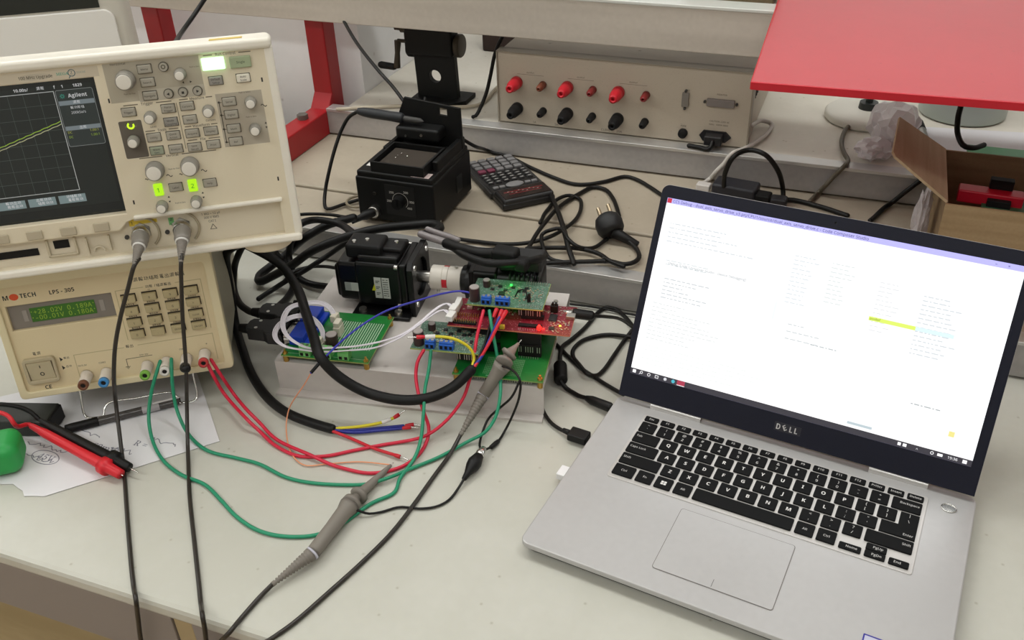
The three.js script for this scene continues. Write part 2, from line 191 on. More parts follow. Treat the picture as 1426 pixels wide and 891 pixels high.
  blue_thin: [[-0.3393,0.072,0.1044],[-0.3346,0.078,0.0903],[-0.3277,0.085,0.078],[-0.3199,0.092,0.0625],[-0.3092,0.098,0.0413],[-0.2948,0.1,0.0104],[-0.2731,0.1,-0.0164],[-0.2528,0.1,-0.0386],[-0.2359,0.1,-0.0496],[-0.2243,0.098,-0.0527],[-0.2133,0.098,-0.0467]],
  orange_thin: [[-0.3393,0.072,0.1044],[-0.3496,0.055,0.1049],[-0.3638,0.035,0.1044],[-0.374,0.018,0.106],[-0.3739,0.008,0.1148],[-0.36,0.003,0.1374],[-0.341,0.002,0.1572],[-0.3216,0.002,0.1656],[-0.3017,0.002,0.1566],[-0.2717,0.002,0.1432],[-0.2391,0.003,0.1379]],
  white_cord: [[0.0035,0.1165,-0.5848],[0.0149,0.1085,-0.6301],[0.0273,0.1025,-0.6375],[0.0265,0.1025,-0.5959],[0.015,0.1025,-0.5586],[0.0026,0.1015,-0.5327],[-0.0111,0.1013,-0.5105],[-0.0207,0.0846,-0.5105],[-0.0296,0.0729,-0.509],[-0.0395,0.0555,-0.5147],[-0.0462,0.0555,-0.4948]],
  black_arch: [[-0.0112,0.06,-0.4683],[-0.0095,0.1,-0.4476],[-0.0002,0.125,-0.4462],[0.0161,0.13,-0.4617],[0.0392,0.13,-0.4534],[0.0572,0.11,-0.4569],[0.0673,0.075,-0.4739],[0.072,0.055,-0.4642]],
  lamp_cord: [[0.1479,0.1025,-0.6848],[0.1349,0.1025,-0.6452],[0.1328,0.1025,-0.588],[0.1391,0.1025,-0.5523],[0.1455,0.1015,-0.5308],[0.1405,0.0998,-0.5105],[0.1298,0.0834,-0.5105],[0.1222,0.0715,-0.508],[0.1142,0.0565,-0.5143],[0.1055,0.0565,-0.483]],
  shelf_cord: [[0.2541,0.1093,-0.5105],[0.2433,0.0965,-0.5105],[0.2263,0.0772,-0.508],[0.21,0.0565,-0.5058],[0.1865,0.0565,-0.4471]],
  laptop_back_cord: [[0.0347,0.056,-0.4437],[0.056,0.056,-0.4665],[0.0787,0.056,-0.4805],[0.1181,0.056,-0.4716],[0.1569,0.056,-0.4543]],
  inst_cord: [[-0.3683,0.237,-0.57],[-0.3818,0.2165,-0.57],[-0.3921,0.1935,-0.57],[-0.3987,0.1618,-0.565],[-0.4052,0.134,-0.56],[-0.4133,0.1108,-0.55],[-0.4212,0.0947,-0.54]],
  pad_cord: [[0.2679,0.2,-0.5113],[0.2691,0.18,-0.5215],[0.2747,0.155,-0.5292],[0.2836,0.145,-0.5193],[0.2964,0.142,-0.5231],[0.3091,0.142,-0.5368]],
  thin_cord_back: [[-0.6489,0.1,-0.5119],[-0.5948,0.1,-0.5343],[-0.5406,0.1,-0.5566],[-0.4698,0.1,-0.5702],[-0.4341,0.1,-0.5906],[-0.4329,0.1,-0.6684],[-0.4345,0.1,-0.7244]]
};
// ---------------------------------------------------------------- the room
const XL = -3.4, XR = 2.8, ZB = -1.06, ZF = 3.2;
const wallMap = mottle(256, [4, 16, 64], [236, 235, 235], [243, 242, 242], 60, [205, 202, 198]);
const wallMat = mapped(wallMap, 0.9);
structure('wall_back', metric(bb([XL - 0.1, FLOOR, ZB - 0.1], [XR + 0.1, CEILING + 0.1, ZB])), wallMat);
structure('wall_inner', metric(bb([XL, FLOOR, ZB], [-0.6455, CEILING, -0.600])), wallMat);
structure('wall_front', metric(bb([XL - 0.1, FLOOR, ZF], [XR + 0.1, CEILING + 0.1, ZF + 0.1])), wallMat);
structure('wall_left', metric(bb([XL - 0.1, FLOOR, ZB], [XL, CEILING + 0.1, ZF])), wallMat);
structure('wall_right', metric(bb([XR, FLOOR, ZB], [XR + 0.1, CEILING + 0.1, ZF])), wallMat);
structure('ceiling', metric(bb([XL, CEILING, ZB], [XR, CEILING + 0.1, ZF])), mapped(mottle(128, [8, 32], [232, 230, 226], [240, 238, 234]), 0.95));
{
  const floor = structure('floor', bb([XL, FLOOR - 0.1, ZB], [XR, FLOOR - 0.006, ZF]), mat(92, 80, 62, 0.9));
  const tm = [0, 1, 2].map((k) => mapped(mottle(128, [4, 16, 64], [178 - k * 4, 152 - k * 3, 112], [196 - k * 4, 170 - k * 3, 128], 120, [150, 126, 92]), 0.4));
  const tg = metric(rbox(0.596, 0.02, 0.596, 0.002, 0, 0, 0, 1), 2);
  for (let i = 0, n = 0; i < 10; i++) for (let j = 0; j < 7; j++) part(floor, numbered('tile'), tg, tm[n++ % 3], [XL + 0.4 + i * 0.6, FLOOR - 0.01, ZB + 0.36 + j * 0.6]);
}
const lampGlow = new THREE.MeshStandardMaterial({ color: 0xffffff, emissive: LAMP_COLOR, emissiveIntensity: 6 });
LAMPS.forEach(([x, z], i) => {
  const g = thing('ceiling_lamp', `white ceiling panel lamp above the bench, number ${i + 1} of the grid`, 'lamp', [x, CEILING, z], 0, 'ceiling panel lamps');
  g.userData.label = 'white rectangular panel lamp fixed to the ceiling above the room';
  part(g, 'housing', bb([-LAMP_W / 2 - 0.02, -0.05, -LAMP_D / 2 - 0.02], [LAMP_W / 2 + 0.02, 0, LAMP_D / 2 + 0.02], 0.004), M.white);
  part(g, 'diffuser', box(LAMP_W, 0.004, LAMP_D, 0, -0.053, 0), lampGlow);
  const l = new THREE.RectAreaLight(LAMP_COLOR, LAMP_POWER, LAMP_W, LAMP_D); l.position.set(0, -0.06, 0); l.rotation.x = -Math.PI / 2; l.castShadow = true; g.add(l);
});

// ---------------------------------------------------------------- bench
const deskMap = mottle(512, [3, 9, 40, 160], [192, 190, 178], [203, 201, 191], 260, [168, 163, 147]);
const deskMat = mapped(deskMap, 0.42);
const aluMap = mottle(256, [[2, 64], [4, 128], [256, 256]], [160, 156, 154], [182, 178, 175]);
const alu = mapped(aluMap, 0.5, { metalness: 0.25 });
const aluBright = mat(205, 203, 200, 0.3, { metalness: 0.6 });
{
  const g = thing('workbench', 'long pale laboratory workbench carrying the laptop and the power supply', 'bench');
  const top = ext(shapeRR(-2.2, -0.36, 1.7, 0.596, 0.004), 0.008, 0.005, 3).rotateX(-Math.PI / 2).translate(0, -0.013, 0);
  part(g, 'tabletop', metric(top), deskMat);
  part(g, 'apron', metric(bb([-2.18, -0.085, 0.335], [-0.347, -0.018, 0.3575], 0.001)), mat(140, 130, 123, 0.7));
  part(g, 'apron', metric(bb([-0.325, -0.085, 0.335], [1.68, -0.018, 0.3575], 0.001)), mat(140, 130, 123, 0.7));
  for (const x of [-2.1, -0.336, 1.6]) for (const z of [0.34, -0.55]) part(g, 'leg', bb([x - 0.0105, FLOOR, z - 0.015], [x + 0.0105, -0.018, z + 0.016], 0.002), mat(168, 148, 112, 0.6));
}
{
  const cab = thing('bench_cabinet', 'tan wooden cabinet under the front edge of the bench', 'cabinet', [0, 0, 0]);
  const wood = mapped(mottle(256, [[3, 24], [6, 64], [64, 256]], [152, 134, 98], [168, 150, 114]), 0.55);
  part(cab, 'body', metric(bb([-1.5, FLOOR + 0.02, -0.3], [-0.40, -0.09, 0.27])), wood);
  part(cab, 'door', metric(bb([-1.5, FLOOR + 0.03, 0.27], [-0.485, -0.09, 0.288], 0.002), 0.9), wood);
  part(cab, 'door', metric(bb([-0.482, FLOOR + 0.03, 0.27], [-0.40, -0.09, 0.288], 0.002), 1.1), mat(150, 128, 92, 0.6));
  part(cab, 'plinth', bb([-1.48, FLOOR, -0.28], [-0.42, FLOOR + 0.02, 0.25]), M.darkGrey);
}
const boardMap = mottle(512, [3, 12, 48, 200], [170, 158, 140], [188, 177, 158], 300, [140, 126, 104]);
const boardMat = mapped(boardMap, 0.5);
const H1 = 0.049, H2 = 0.0965, Z1 = -0.2155, Z2 = -0.516;
{
  const g = thing('riser_shelf', 'low beige riser along the back of the bench with an aluminium edge', 'shelf');
  part(g, 'fascia', metric(bb([-2.2, 0.003, Z1 - 0.02], [1.7, H1 - 0.004, Z1], 0.0008)), alu);
  part(g, 'edge_trim', bb([-2.2, H1 - 0.0045, Z1 - 0.022], [1.7, H1, Z1 + 0.001], 0.0008), aluBright);
  part(g, 'front_board', metric(bb([-2.2, H1 - 0.012, -0.3285], [1.7, H1 - 0.0005, Z1 - 0.022], 0.0015)), boardMat);
  part(g, 'rear_board', metric(bb([-2.2, H1 - 0.012, Z2 - 0.02], [1.7, H1 + 0.003, -0.3305], 0.003)), boardMat);
  part(g, 'core', bb([-2.2, 0.0005, Z2 - 0.02], [1.7, H1 - 0.013, Z1 - 0.03]), M.darkGrey);
}
{
  const g = thing('rear_ledge', 'upper beige ledge behind the riser with a grey aluminium rail', 'shelf');
  part(g, 'rail', metric(bb([-0.673, H1 + 0.006, Z2 - 0.018], [1.7, H2, Z2], 0.001)), alu);
  part(g, 'rail_lip', bb([-0.673, H2 - 0.004, Z2 - 0.022], [1.7, H2 + 0.0012, Z2 + 0.001], 0.0008), aluBright);
  part(g, 'core', bb([-0.64, 0.0005, -1.0], [1.7, H2 - 0.02, Z2 - 0.03]), M.darkGrey);
  part(g, 'ledge_board', metric(bb([-0.645, H2 - 0.02, -1.04], [1.7, H2, Z2 - 0.022], 0.002)), mapped(mottle(512, [3, 12, 48, 200], [220, 214, 200], [234, 228, 216], 300, [170, 158, 136]), 0.5));
}
{
  const rackRed = mapped(mottle(128, [4, 16, 64], [158, 18, 26], [178, 24, 32]), 0.4);
  const g = thing('shelf_rack', 'red steel shelf rack with a grey beam over the rear ledge', 'shelf');
  part(g, 'beam', metric(bb([-1.35, 0.239, -0.546], [0.9, 0.298, Z2], 0.0015)), mapped(mottle(256, [[2, 48], [4, 128], [256, 256]], [194, 184, 172], [208, 198, 186]), 0.5, { metalness: 0.15 }));
  part(g, 'beam_lip', bb([-1.35, 0.2975, -0.55], [0.9, 0.302, Z2 + 0.001], 0.001), mat(222, 222, 216, 0.35, { metalness: 0.2 }));
  part(g, 'shelf_board', metric(bb([-0.66, 0.272, -0.63], [0.03, 0.29, -0.546], 0.001)), boardMat);
  part(g, 'post', bb([0.78, H2 + 0.001, -0.575], [0.81, 0.239, -0.546], 0.002), rackRed);
  for (const x of [-1.025, -0.705]) {
    const corner = poly([[-0.3, 0], [-0.575, 0], [-0.575, 0.19], [-0.54, 0.19], [-0.54, 0.062], [-0.522, 0.04], [-0.3, 0.04]].map(([z, y]) => [-z, y]));
    part(g, 'post', ext(corner, 0.03, 0.002).rotateY(Math.PI / 2).translate(x, H1 + 0.0035, 0), rackRed);
    part(g, 'bolt', cylY(0.009, 0.009, 0.008, x + 0.012, H1 + 0.0435, -0.475, 6), mat(120, 116, 110, 0.5, { metalness: 0.6 }));
  }
}
// ---------------------------------------------------------------- oscilloscope on the power supply
const YAW = 33.85 * D2R, TILT = 8 * D2R;
const beige = [226, 214, 188];
const caseMap = mottle(256, [4, 20, 80], [232, 225, 210], [240, 234, 220], 30, [206, 196, 176]);
const caseMat = mapped(caseMap, 0.55);
function faceGroup(name, label, category, p) { const g = thing(name, label, category, p); g.rotation.order = 'YXZ'; g.rotation.set(-TILT, YAW, 0); return g; }
// stroke characters: each is a list of polylines in a unit cell (x right, y down)
const GLYPHS = [
  [[[0.1, 0.1], [0.9, 0.1]], [[0.5, 0], [0.5, 0.95]], [[0.15, 0.3], [0.85, 0.3]], [[0.2, 0.5], [0.8, 0.5], [0.8, 0.8], [0.2, 0.8], [0.2, 0.5]], [[0.2, 0.65], [0.8, 0.65]], [[0.5, 0.95], [0.95, 0.95]]],
  [[[0.05, 0.1], [0.15, 0.25]], [[0.02, 0.4], [0.14, 0.5]], [[0.02, 0.95], [0.2, 0.65]], [[0.3, 0.1], [0.95, 0.1]], [[0.35, 0.1], [0.3, 0.95]], [[0.5, 0.25], [0.85, 0.25], [0.85, 0.55], [0.5, 0.55], [0.5, 0.25]], [[0.67, 0.55], [0.67, 0.95]], [[0.5, 0.7], [0.42, 0.9]], [[0.82, 0.7], [0.92, 0.9]]],
  [[[0.05, 0.15], [0.45, 0.15]], [[0.25, 0], [0.25, 1]], [[0.08, 0.3], [0.42, 0.3], [0.42, 0.6], [0.08, 0.6], [0.08, 0.3]], [[0.03, 0.75], [0.47, 0.75]], [[0.5, 0.3], [0.73, 0.05], [0.97, 0.3]], [[0.55, 0.45], [0.7, 0.45], [0.7, 0.95]], [[0.55, 0.45], [0.55, 0.95]], [[0.85, 0.45], [0.85, 0.95]]],
  [[[0.5, 0.02], [0.5, 0.95]], [[0.2, 0.1], [0.2, 0.45], [0.8, 0.45], [0.8, 0.1]], [[0.1, 0.55], [0.1, 0.95], [0.9, 0.95], [0.9, 0.55]]],
  [[[0.05, 0.2], [0.45, 0.2]], [[0.25, 0.2], [0.25, 0.75]], [[0.03, 0.8], [0.48, 0.7]], [[0.5, 0.3], [0.95, 0.3], [0.9, 0.9], [0.8, 0.95]], [[0.7, 0.05], [0.68, 0.5], [0.5, 0.95]]],
  [[[0.1, 0.1], [0.35, 0.1], [0.35, 0.9]], [[0.1, 0.1], [0.1, 0.95]], [[0.1, 0.35], [0.35, 0.35]], [[0.1, 0.6], [0.35, 0.6]], [[0.5, 0.1], [0.55, 0.4], [0.9, 0.35]], [[0.9, 0.08], [0.5, 0.25]], [[0.52, 0.55], [0.55, 0.9], [0.92, 0.85]], [[0.9, 0.55], [0.52, 0.7]]],
  [[[0.3, 0.05], [0.05, 0.4]], [[0.05, 0.4], [0.35, 0.4]], [[0.35, 0.25], [0.1, 0.7]], [[0.1, 0.7], [0.38, 0.65]], [[0.22, 0.75], [0.22, 0.95]], [[0.5, 0.15], [0.95, 0.15]], [[0.72, 0.02], [0.72, 0.5]], [[0.5, 0.35], [0.95, 0.35]], [[0.5, 0.55], [0.95, 0.55], [0.95, 0.95], [0.5, 0.95], [0.5, 0.55]], [[0.5, 0.75], [0.95, 0.75]]],
];
function hanzi(c, x, y, s, list, color = '#2a2724', lw = 0.09) { c.strokeStyle = color; c.lineWidth = s * lw; list.forEach((k, i) => { for (const l of GLYPHS[k % GLYPHS.length]) { c.beginPath(); l.forEach(([u, v], j) => { const X = x + i * s * 1.14 + u * s, Y = y - s + v * s; if (j) c.lineTo(X, Y); else c.moveTo(X, Y); }); c.stroke(); } }); }
{
  const S = faceGroup('oscilloscope', 'beige digital oscilloscope with lit screen standing on the power supply', 'oscilloscope', [-0.3703, 0.1945, 0.0438]);
  const W = 0.354, HH = 0.193, PX = 2048 / W;                    // print at 2048 px across the face
  const X = (mm) => (mm / 1000 + W) * PX, Y = (mm) => (HH - mm / 1000) * PX, L = (mm) => mm / 1000 * PX;
  const text = (c, s, x, y, h, color = '#4a443a', font = 'sans-serif', align = 'center') => { c.fillStyle = color; c.font = `${Math.round(L(h))}px ${font}`; c.textAlign = align; c.textBaseline = 'middle'; c.fillText(s, X(x), Y(y)); };
  const btn = [  // label, x, y, tone
    [['Menu'], -110.2, 180.4], [['Search'], -110, 168.3], [['Navigate'], -110.5, 156.1], [['Default', 'Setup'], -49.8, 163.5, 'd'], [['Auto', 'Scale'], -24.7, 163.5, 'w'], [['Trigger'], -132.4, 143.1], [['Force', 'Trigger'], -97.1, 142.6], [['Mode', 'Coupling'], -97.3, 130, 'd'], [['Utility'], -115.4, 117.3], [['Quick', 'Action'], -97.8, 117.2], [['Wave', 'Gen'], -115.5, 104.5, 'g'], [['Analyze'], -98.2, 104.2],
    [['Cursors'], -79.9, 143.1], [['Meas'], -79.9, 130.3], [['Acquire'], -80.3, 117.2], [['Display'], -63.2, 117.5], [['Save', 'Recall'], -80.8, 103.9], [['Print'], -63.3, 104.4], [['Serial'], -41.4, 143.1], [['Digital'], -41.6, 130.8], [['Math'], -41.8, 117.4], [['Ref'], -42.1, 104.8], [['Label'], -105.8, 67.1], [['Help'], -73.8, 67.4],
  ];
  const panelTex = ctex(2048, Math.round(HH * PX), (c, w, h) => {
    c.fillStyle = `rgb(${beige})`; c.fillRect(0, 0, w, h);
    for (let i = 0; i < 5000; i++) { c.fillStyle = `rgba(${rnd() < 0.5 ? '240,230,200' : '190,172,136'},0.12)`; c.fillRect(rnd() * w, rnd() * h, rr(1, 5), rr(1, 5)); }
    const rect = (x0, y0, x1, y1, col, r = 0) => { c.fillStyle = col; c.beginPath(); c.roundRect(X(x0), Y(y1), L(x1 - x0), L(y1 - y0), r); c.fill(); };
    rect(-350, 178, -150, 187.5, 'rgb(206,194,172)');
    rect(-145.8, 152.2, -61.2, 188, 'rgb(178,169,150)'); rect(-120.5, 151, -61.5, 161.6, 'rgb(192,184,166)');
    rect(-53, 100, -10.5, 151, 'rgb(182,172,154)'); rect(-144, 99.5, -123.5, 135, 'rgb(98,90,80)', L(1.5));
    rect(-339, 182, -315, 186, 'rgb(190,178,154)');
    c.fillStyle = 'rgb(192,182,162)'; c.beginPath(); c.ellipse(X(-204), Y(182.5), L(14), L(3), 0, 0, 7); c.fill();
    text(c, '100 MHz Upgrade', -204, 182.5, 3.7, '#26221b'); text(c, 'MEGA', -181, 183.3, 3.4, '#2a9a86', 'serif'); text(c, 'ZOOM', -165, 183.3, 2.6, '#8a9a94', 'serif');
    c.strokeStyle = '#48606a'; c.lineWidth = L(0.7); c.beginPath(); c.arc(X(-173), Y(183.2), L(2.9), 0, 7); c.stroke(); c.beginPath(); c.moveTo(X(-174.6), Y(180.8)); c.lineTo(X(-176), Y(178.6)); c.stroke(); text(c, 'Z', -173, 183.2, 4, '#48606a', 'serif');
    const head = (s, x, y, x0, x1) => { text(c, s, x, y, 3.4, '#3a352c'); c.fillStyle = '#6d6350'; c.fillRect(X(x0), Y(y) - 2, L(x - x0 - s.length * 0.95 - 1.5), 5); c.fillRect(X(x + s.length * 0.95 + 1.5), Y(y) - 2, L(x1 - x - s.length * 0.95 - 1.5), 5); };
    text(c, 'Horizontal', -132.5, 187, 3, '#3a352c'); head('Run Control', -37, 187, -57, -14); head('Trigger', -115, 149.2, -136, -93); head('Measure', -70, 149.4, -86, -56); head('Tools', -107, 123.5, -122, -92); head('Waveform', -71, 123.8, -86, -56); head('File', -72, 110.6, -86, -56); head('Vertical', -103, 98.6, -133, -62);
    text(c, 'Push for Fine', -128, 159.3, 1.8); text(c, 'Push to Zero', -66.5, 178, 1.6); text(c, 'Level', -114, 127.2, 2.4); text(c, 'Cursors', -61.5, 127.6, 2.6); text(c, 'Push to Select', -26, 150, 1.7); text(c, 'Push to Zero', -24, 126.5, 1.7); text(c, 'Push to Select', -133.5, 129.4, 1.6, '#b8b09c'); text(c, 'Push for Fine', -104, 85, 1.7); text(c, 'Push to Zero', -105, 51, 1.7);
    c.fillStyle = '#8d8168'; c.fillRect(X(-89.5), Y(147), 4, L(44)); c.fillStyle = '#3a352c'; c.fillRect(X(-51.2), Y(143), 4, L(38)); for (const y of [143, 130.8, 117.4, 104.8]) { c.fillRect(X(-51.2), Y(y), L(2.6), 3); c.beginPath(); c.arc(X(-51), Y(y), 6, 0, 7); c.fill(); }
    const tri = (x, y, a, s = 1.2) => { c.fillStyle = '#2f2a22'; c.beginPath(); for (let k = 0; k < 3; k++) { const t = a + k * 2.094; const px = X(x) + Math.cos(t) * L(s), py = Y(y) + Math.sin(t) * L(s); if (k) c.lineTo(px, py); else c.moveTo(px, py); } c.fill(); };
    for (const x of [-114.5, -82.5]) { tri(x, 58, -1.57); tri(x, 53.5, 1.57); } tri(-11.5, 119, -1.57); tri(-11.5, 115, 1.57); tri(-79, 164.8, 3.14); tri(-72.5, 164.8, 0);
    const wave = (x, y, s) => { c.strokeStyle = '#3a352c'; c.lineWidth = 4; c.beginPath(); c.moveTo(X(x), Y(y)); c.bezierCurveTo(X(x + s), Y(y + 2 * s), X(x + 1.5 * s), Y(y - 2 * s), X(x + 2.6 * s), Y(y)); c.stroke(); };
    wave(-112, 79, 2); wave(-79.5, 80, 2); wave(-13, 136, 2); wave(-132, 78, 1); wave(-100, 79, 1);
    for (const [x, y] of [[-147.2, 155], [-147.3, 57], [-8, 160], [-9, 63]]) { c.fillStyle = '#1c1915'; c.fillRect(X(x) - 4, Y(y + 2), 8, L(4)); }
    text(c, '1', -155.5, 33.5, 3, '#3a352c'); text(c, 'X', -155.5, 29, 2.4, '#3a352c');
  });
  const panelMat = mapped(panelTex, 0.5);
  const panelUV = (g) => planar(g, -W, 0, 0, HH);
  const frameShape = shapeRR(-W, 0, 0, HH, 0.006);
  const scr = new THREE.Path([[-0.341, 0.0472], [-0.1565, 0.0472], [-0.1555, 0.1775], [-0.341, 0.1775]].map(([x, y]) => new THREE.Vector2(x, y))); frameShape.holes.push(scr);
  const low = new THREE.Path([[-0.343, 0.006], [-0.0115, 0.006], [-0.0115, 0.0405], [-0.150, 0.0405], [-0.158, 0.038], [-0.166, 0.0305], [-0.343, 0.0305]].map(([x, y]) => new THREE.Vector2(x, y))); frameShape.holes.push(low);
  part(S, 'front_panel', panelUV(ext(frameShape, 0.010, 0.0012).translate(0, 0, -0.0112)), panelMat);
  const housing = bb([-W - 0.002, -0.002, -0.174], [0.002, HH - 0.012, -0.0105], 0.006);
  part(S, 'case', metric(housing), caseMat);
  part(S, 'top_trim', metric(mg([rbox(W + 0.010, 0.010, 0.032, 0.004, -W / 2 + 0.001, HH + 0.0005, -0.012, 3)])), mapped(caseMap, 0.35));
  part(S, 'side_trim', metric(rbox(0.009, HH - 0.006, 0.022, 0.003, 0.0015, HH / 2, -0.0105, 3)), caseMat);
  part(S, 'bottom_trim', metric(mg([rbox(W + 0.008, 0.008, 0.020, 0.003, -W / 2 + 0.001, 0.001, -0.006, 3), rbox(0.142, 0.004, 0.008, 0.0018, -0.0795, 0.0425, 0.0006, 3)])), caseMat);
  part(S, 'warranty_label', box(0.03, 0.0004, 0.009, -0.035, HH + 0.0058, -0.012), mat(214, 186, 96, 0.6));
  // lower recess with the printed connector field
  const lowTex = ctex(1024, 128, (c, w, h) => {
    c.fillStyle = 'rgb(224,213,190)'; c.fillRect(0, 0, w, h); const q = w / 354, XX = (mm) => (mm + 354) * q, YY = (mm) => h - (mm / 44) * h;
    c.fillStyle = 'rgb(226,196,60)'; c.fillRect(XX(-157.5), YY(36), 26 * q, 10); c.fillRect(XX(-158), YY(38), 5 * q, 20); c.fillStyle = 'rgb(110,176,110)'; c.fillRect(XX(-121), YY(35), 5 * q, 22); c.fillStyle = '#3a352c'; c.font = '13px sans-serif'; c.fillText('1', XX(-156.6), YY(32.5)); c.fillText('2', XX(-119.8), YY(31.6)); c.fillText('X', XX(-156.6), YY(27)); c.fillText('Y', XX(-119.8), YY(26)); c.font = '9px sans-serif'; c.textAlign = 'center'; c.fillText('1 M\u03a9 ~ 12 pF', XX(-80), YY(33)); c.fillText('300 V RMS', XX(-80), YY(29)); c.fillText('CAT I', XX(-80), YY(25)); c.strokeStyle = '#3a352c'; c.lineWidth = 1.4; c.beginPath(); c.moveTo(XX(-80), YY(23)); c.lineTo(XX(-83), YY(18)); c.lineTo(XX(-77), YY(18)); c.closePath(); c.stroke();
  });
  part(S, 'connector_panel', planar(bb([-0.345, 0.004, -0.0112], [-0.010, 0.0425, -0.0075]), -W, 0, 0, 0.044), mapped(lowTex, 0.55));
  // screen
  const scrTex = ctex(1024, 720, (c, w, h) => {
    const q = w / 184, XX = (mm) => (mm + 341) * q, YY = (mm) => (177.5 - mm) * (h / 130.3);
    c.fillStyle = '#1b201d'; c.fillRect(0, 0, w, h); c.fillStyle = '#20241f'; c.fillRect(0, 0, w, YY(168)); c.fillStyle = '#262c28'; c.fillRect(XX(-333), YY(172), 172 * q, YY(57) - YY(172));
    c.strokeStyle = '#66736b'; c.lineWidth = 1.6; for (let k = 0; k <= 10; k++) { const x = XX(-327 + k * 13.25); c.beginPath(); c.moveTo(x, YY(167)); c.lineTo(x, YY(73.5)); c.stroke(); } for (let k = 0; k <= 8; k++) { const y = YY(73.5 + k * 11.69); c.beginPath(); c.moveTo(XX(-327), y); c.lineTo(XX(-194.5), y); c.stroke(); }
    c.strokeStyle = '#f2f4f0'; c.lineWidth = 3.4; c.strokeRect(XX(-327), YY(167), 132.5 * q, YY(73.5) - YY(167));
    for (const [col, off, wd] of [['#bfe84a', 1.4, 4.2], ['#e9e7b2', -1.2, 4.0]]) { c.strokeStyle = col; c.lineWidth = wd; c.beginPath(); for (let k = 0; k <= 60; k++) { const x = -327 + k * 2.2; const y = 96 + off + (k / 60) * 42 + Math.sin(k * 1.7) * 0.25; if (k) c.lineTo(XX(x), YY(y)); else c.moveTo(XX(x), YY(y)); } c.stroke(); }
    c.strokeStyle = '#e8ecea'; c.lineWidth = 3; c.beginPath(); c.roundRect(XX(-193), YY(167.2), 32 * q, YY(115.2) - YY(167.2), 8); c.stroke(); c.fillStyle = '#39413e'; c.fill();
    c.fillStyle = '#9aa6aa'; c.fillRect(XX(-192.4), YY(157.5), 31 * q, 23); c.fillRect(XX(-192.4), YY(134), 31 * q, 22);
    c.fillStyle = '#ffffff'; c.font = 'bold 27px sans-serif'; c.fillText('Agilent', XX(-183), YY(160.2)); c.strokeStyle = '#3fd0b0'; c.lineWidth = 2.6; for (let k = 0; k < 8; k++) { const t = k * Math.PI / 4; c.beginPath(); c.moveTo(XX(-188) + Math.cos(t) * 4, YY(161.8) + Math.sin(t) * 4); c.lineTo(XX(-188) + Math.cos(t) * 12, YY(161.8) + Math.sin(t) * 12); c.stroke(); }
    c.fillStyle = '#fff'; c.font = '18px sans-serif'; hanzi(c, XX(-180), YY(154.3), 16, [1, 5], '#fff', 0.12); hanzi(c, XX(-183.5), YY(149.6), 15, [2, 4, 5, 6], '#fff', 0.12); c.fillText('200kSa/s', XX(-184), YY(145.2)); hanzi(c, XX(-180), YY(130.9), 16, [3, 5], '#fff', 0.12);
    c.font = '17px sans-serif'; c.fillStyle = '#d7dc54'; c.fillText('DC', XX(-191.5), YY(127.2)); c.fillText('1.00:1', XX(-172), YY(127.6)); c.fillStyle = '#b6dc3c'; c.fillText('DC', XX(-191.5), YY(122.8)); c.fillText('1.00:1', XX(-172), YY(123.2));
    c.fillStyle = '#fff'; c.font = 'bold 21px sans-serif'; c.fillText('10.00s/', XX(-228), YY(169.4)); hanzi(c, XX(-208), YY(169.4), 17, [1, 5], '#fff', 0.14); c.fillText('f', XX(-193.5), YY(169.4)); c.fillText('1', XX(-187), YY(169.4)); c.fillText('1829', XX(-177), YY(169.4));
    for (let k = 0; k < 5; k++) { const x = XX(-324 + k * 27.2); c.fillStyle = '#9fb4b4'; c.fillRect(x, YY(69.5), 24.5 * q, 44); hanzi(c, x + 40, YY(66.4), 17, [k, k + 2, k + 1, 4], '#fff', 0.14); hanzi(c, x + 45, YY(62.9), 17, [k + 3, 5, k + 1, 4], '#fff', 0.14); }
    c.fillStyle = '#101210'; c.fillRect(0, YY(57.4), w, 3);
  });
  part(S, 'screen', planar(bb([-0.342, 0.046, -0.0108], [-0.155, 0.1785, -0.0092]), -0.341, -0.157, 0.0472, 0.1775), new THREE.MeshPhysicalMaterial({ color: C(12, 13, 12), roughness: 0.12, emissive: 0xffffff, emissiveMap: scrTex, emissiveIntensity: 0.85 }));
  // buttons
  const btnTex = ctex(2048, Math.round(HH * PX), (c, w, h) => {
    c.fillStyle = 'rgb(166,160,146)'; c.fillRect(0, 0, w, h);
    const tones = { d: 'rgb(146,142,134)', w: 'rgb(226,220,204)', g: 'rgb(152,158,136)' };
    for (const [ls, x, y, t] of btn) { if (t) { c.fillStyle = tones[t]; c.fillRect(X(x - 8), Y(y + 5), L(16), L(10)); } ls.forEach((s, i) => text(c, s, x, y + (ls.length > 1 ? 1.5 - i * 3 : 0), 2.6, '#2b2822')); }
    c.fillStyle = 'rgb(160,172,138)'; c.fillRect(X(-37), Y(186), L(24), L(15)); text(c, 'Single', -24.5, 178.4, 3, '#2f3a2a');
    for (const [x, a] of [[-93.9, 3.14], [-67.9, 0]]) { c.fillStyle = '#26231e'; c.beginPath(); for (let k = 0; k < 3; k++) { const t = a + k * 2.094; const px = X(x) + Math.cos(t) * L(1.6), py = Y(156.1) + Math.sin(t) * L(1.6); if (k) c.lineTo(px, py); else c.moveTo(px, py); } c.fill(); } c.fillStyle = '#26231e'; c.fillRect(X(-82), Y(157.2), L(2.2), L(2.2)); c.strokeStyle = '#55503f'; c.lineWidth = 5; c.beginPath(); c.arc(X(-93.4), Y(181), L(1.6), 0, 7); c.stroke();
    text(c, '1', -122.1, 66.8, 7, '#1d2a08'); text(c, '2', -90.1, 67, 7, '#1d2a08');
  });
  const btnMat = mapped(btnTex, 0.55);
  const rimMat = mat(96, 90, 78, 0.7);
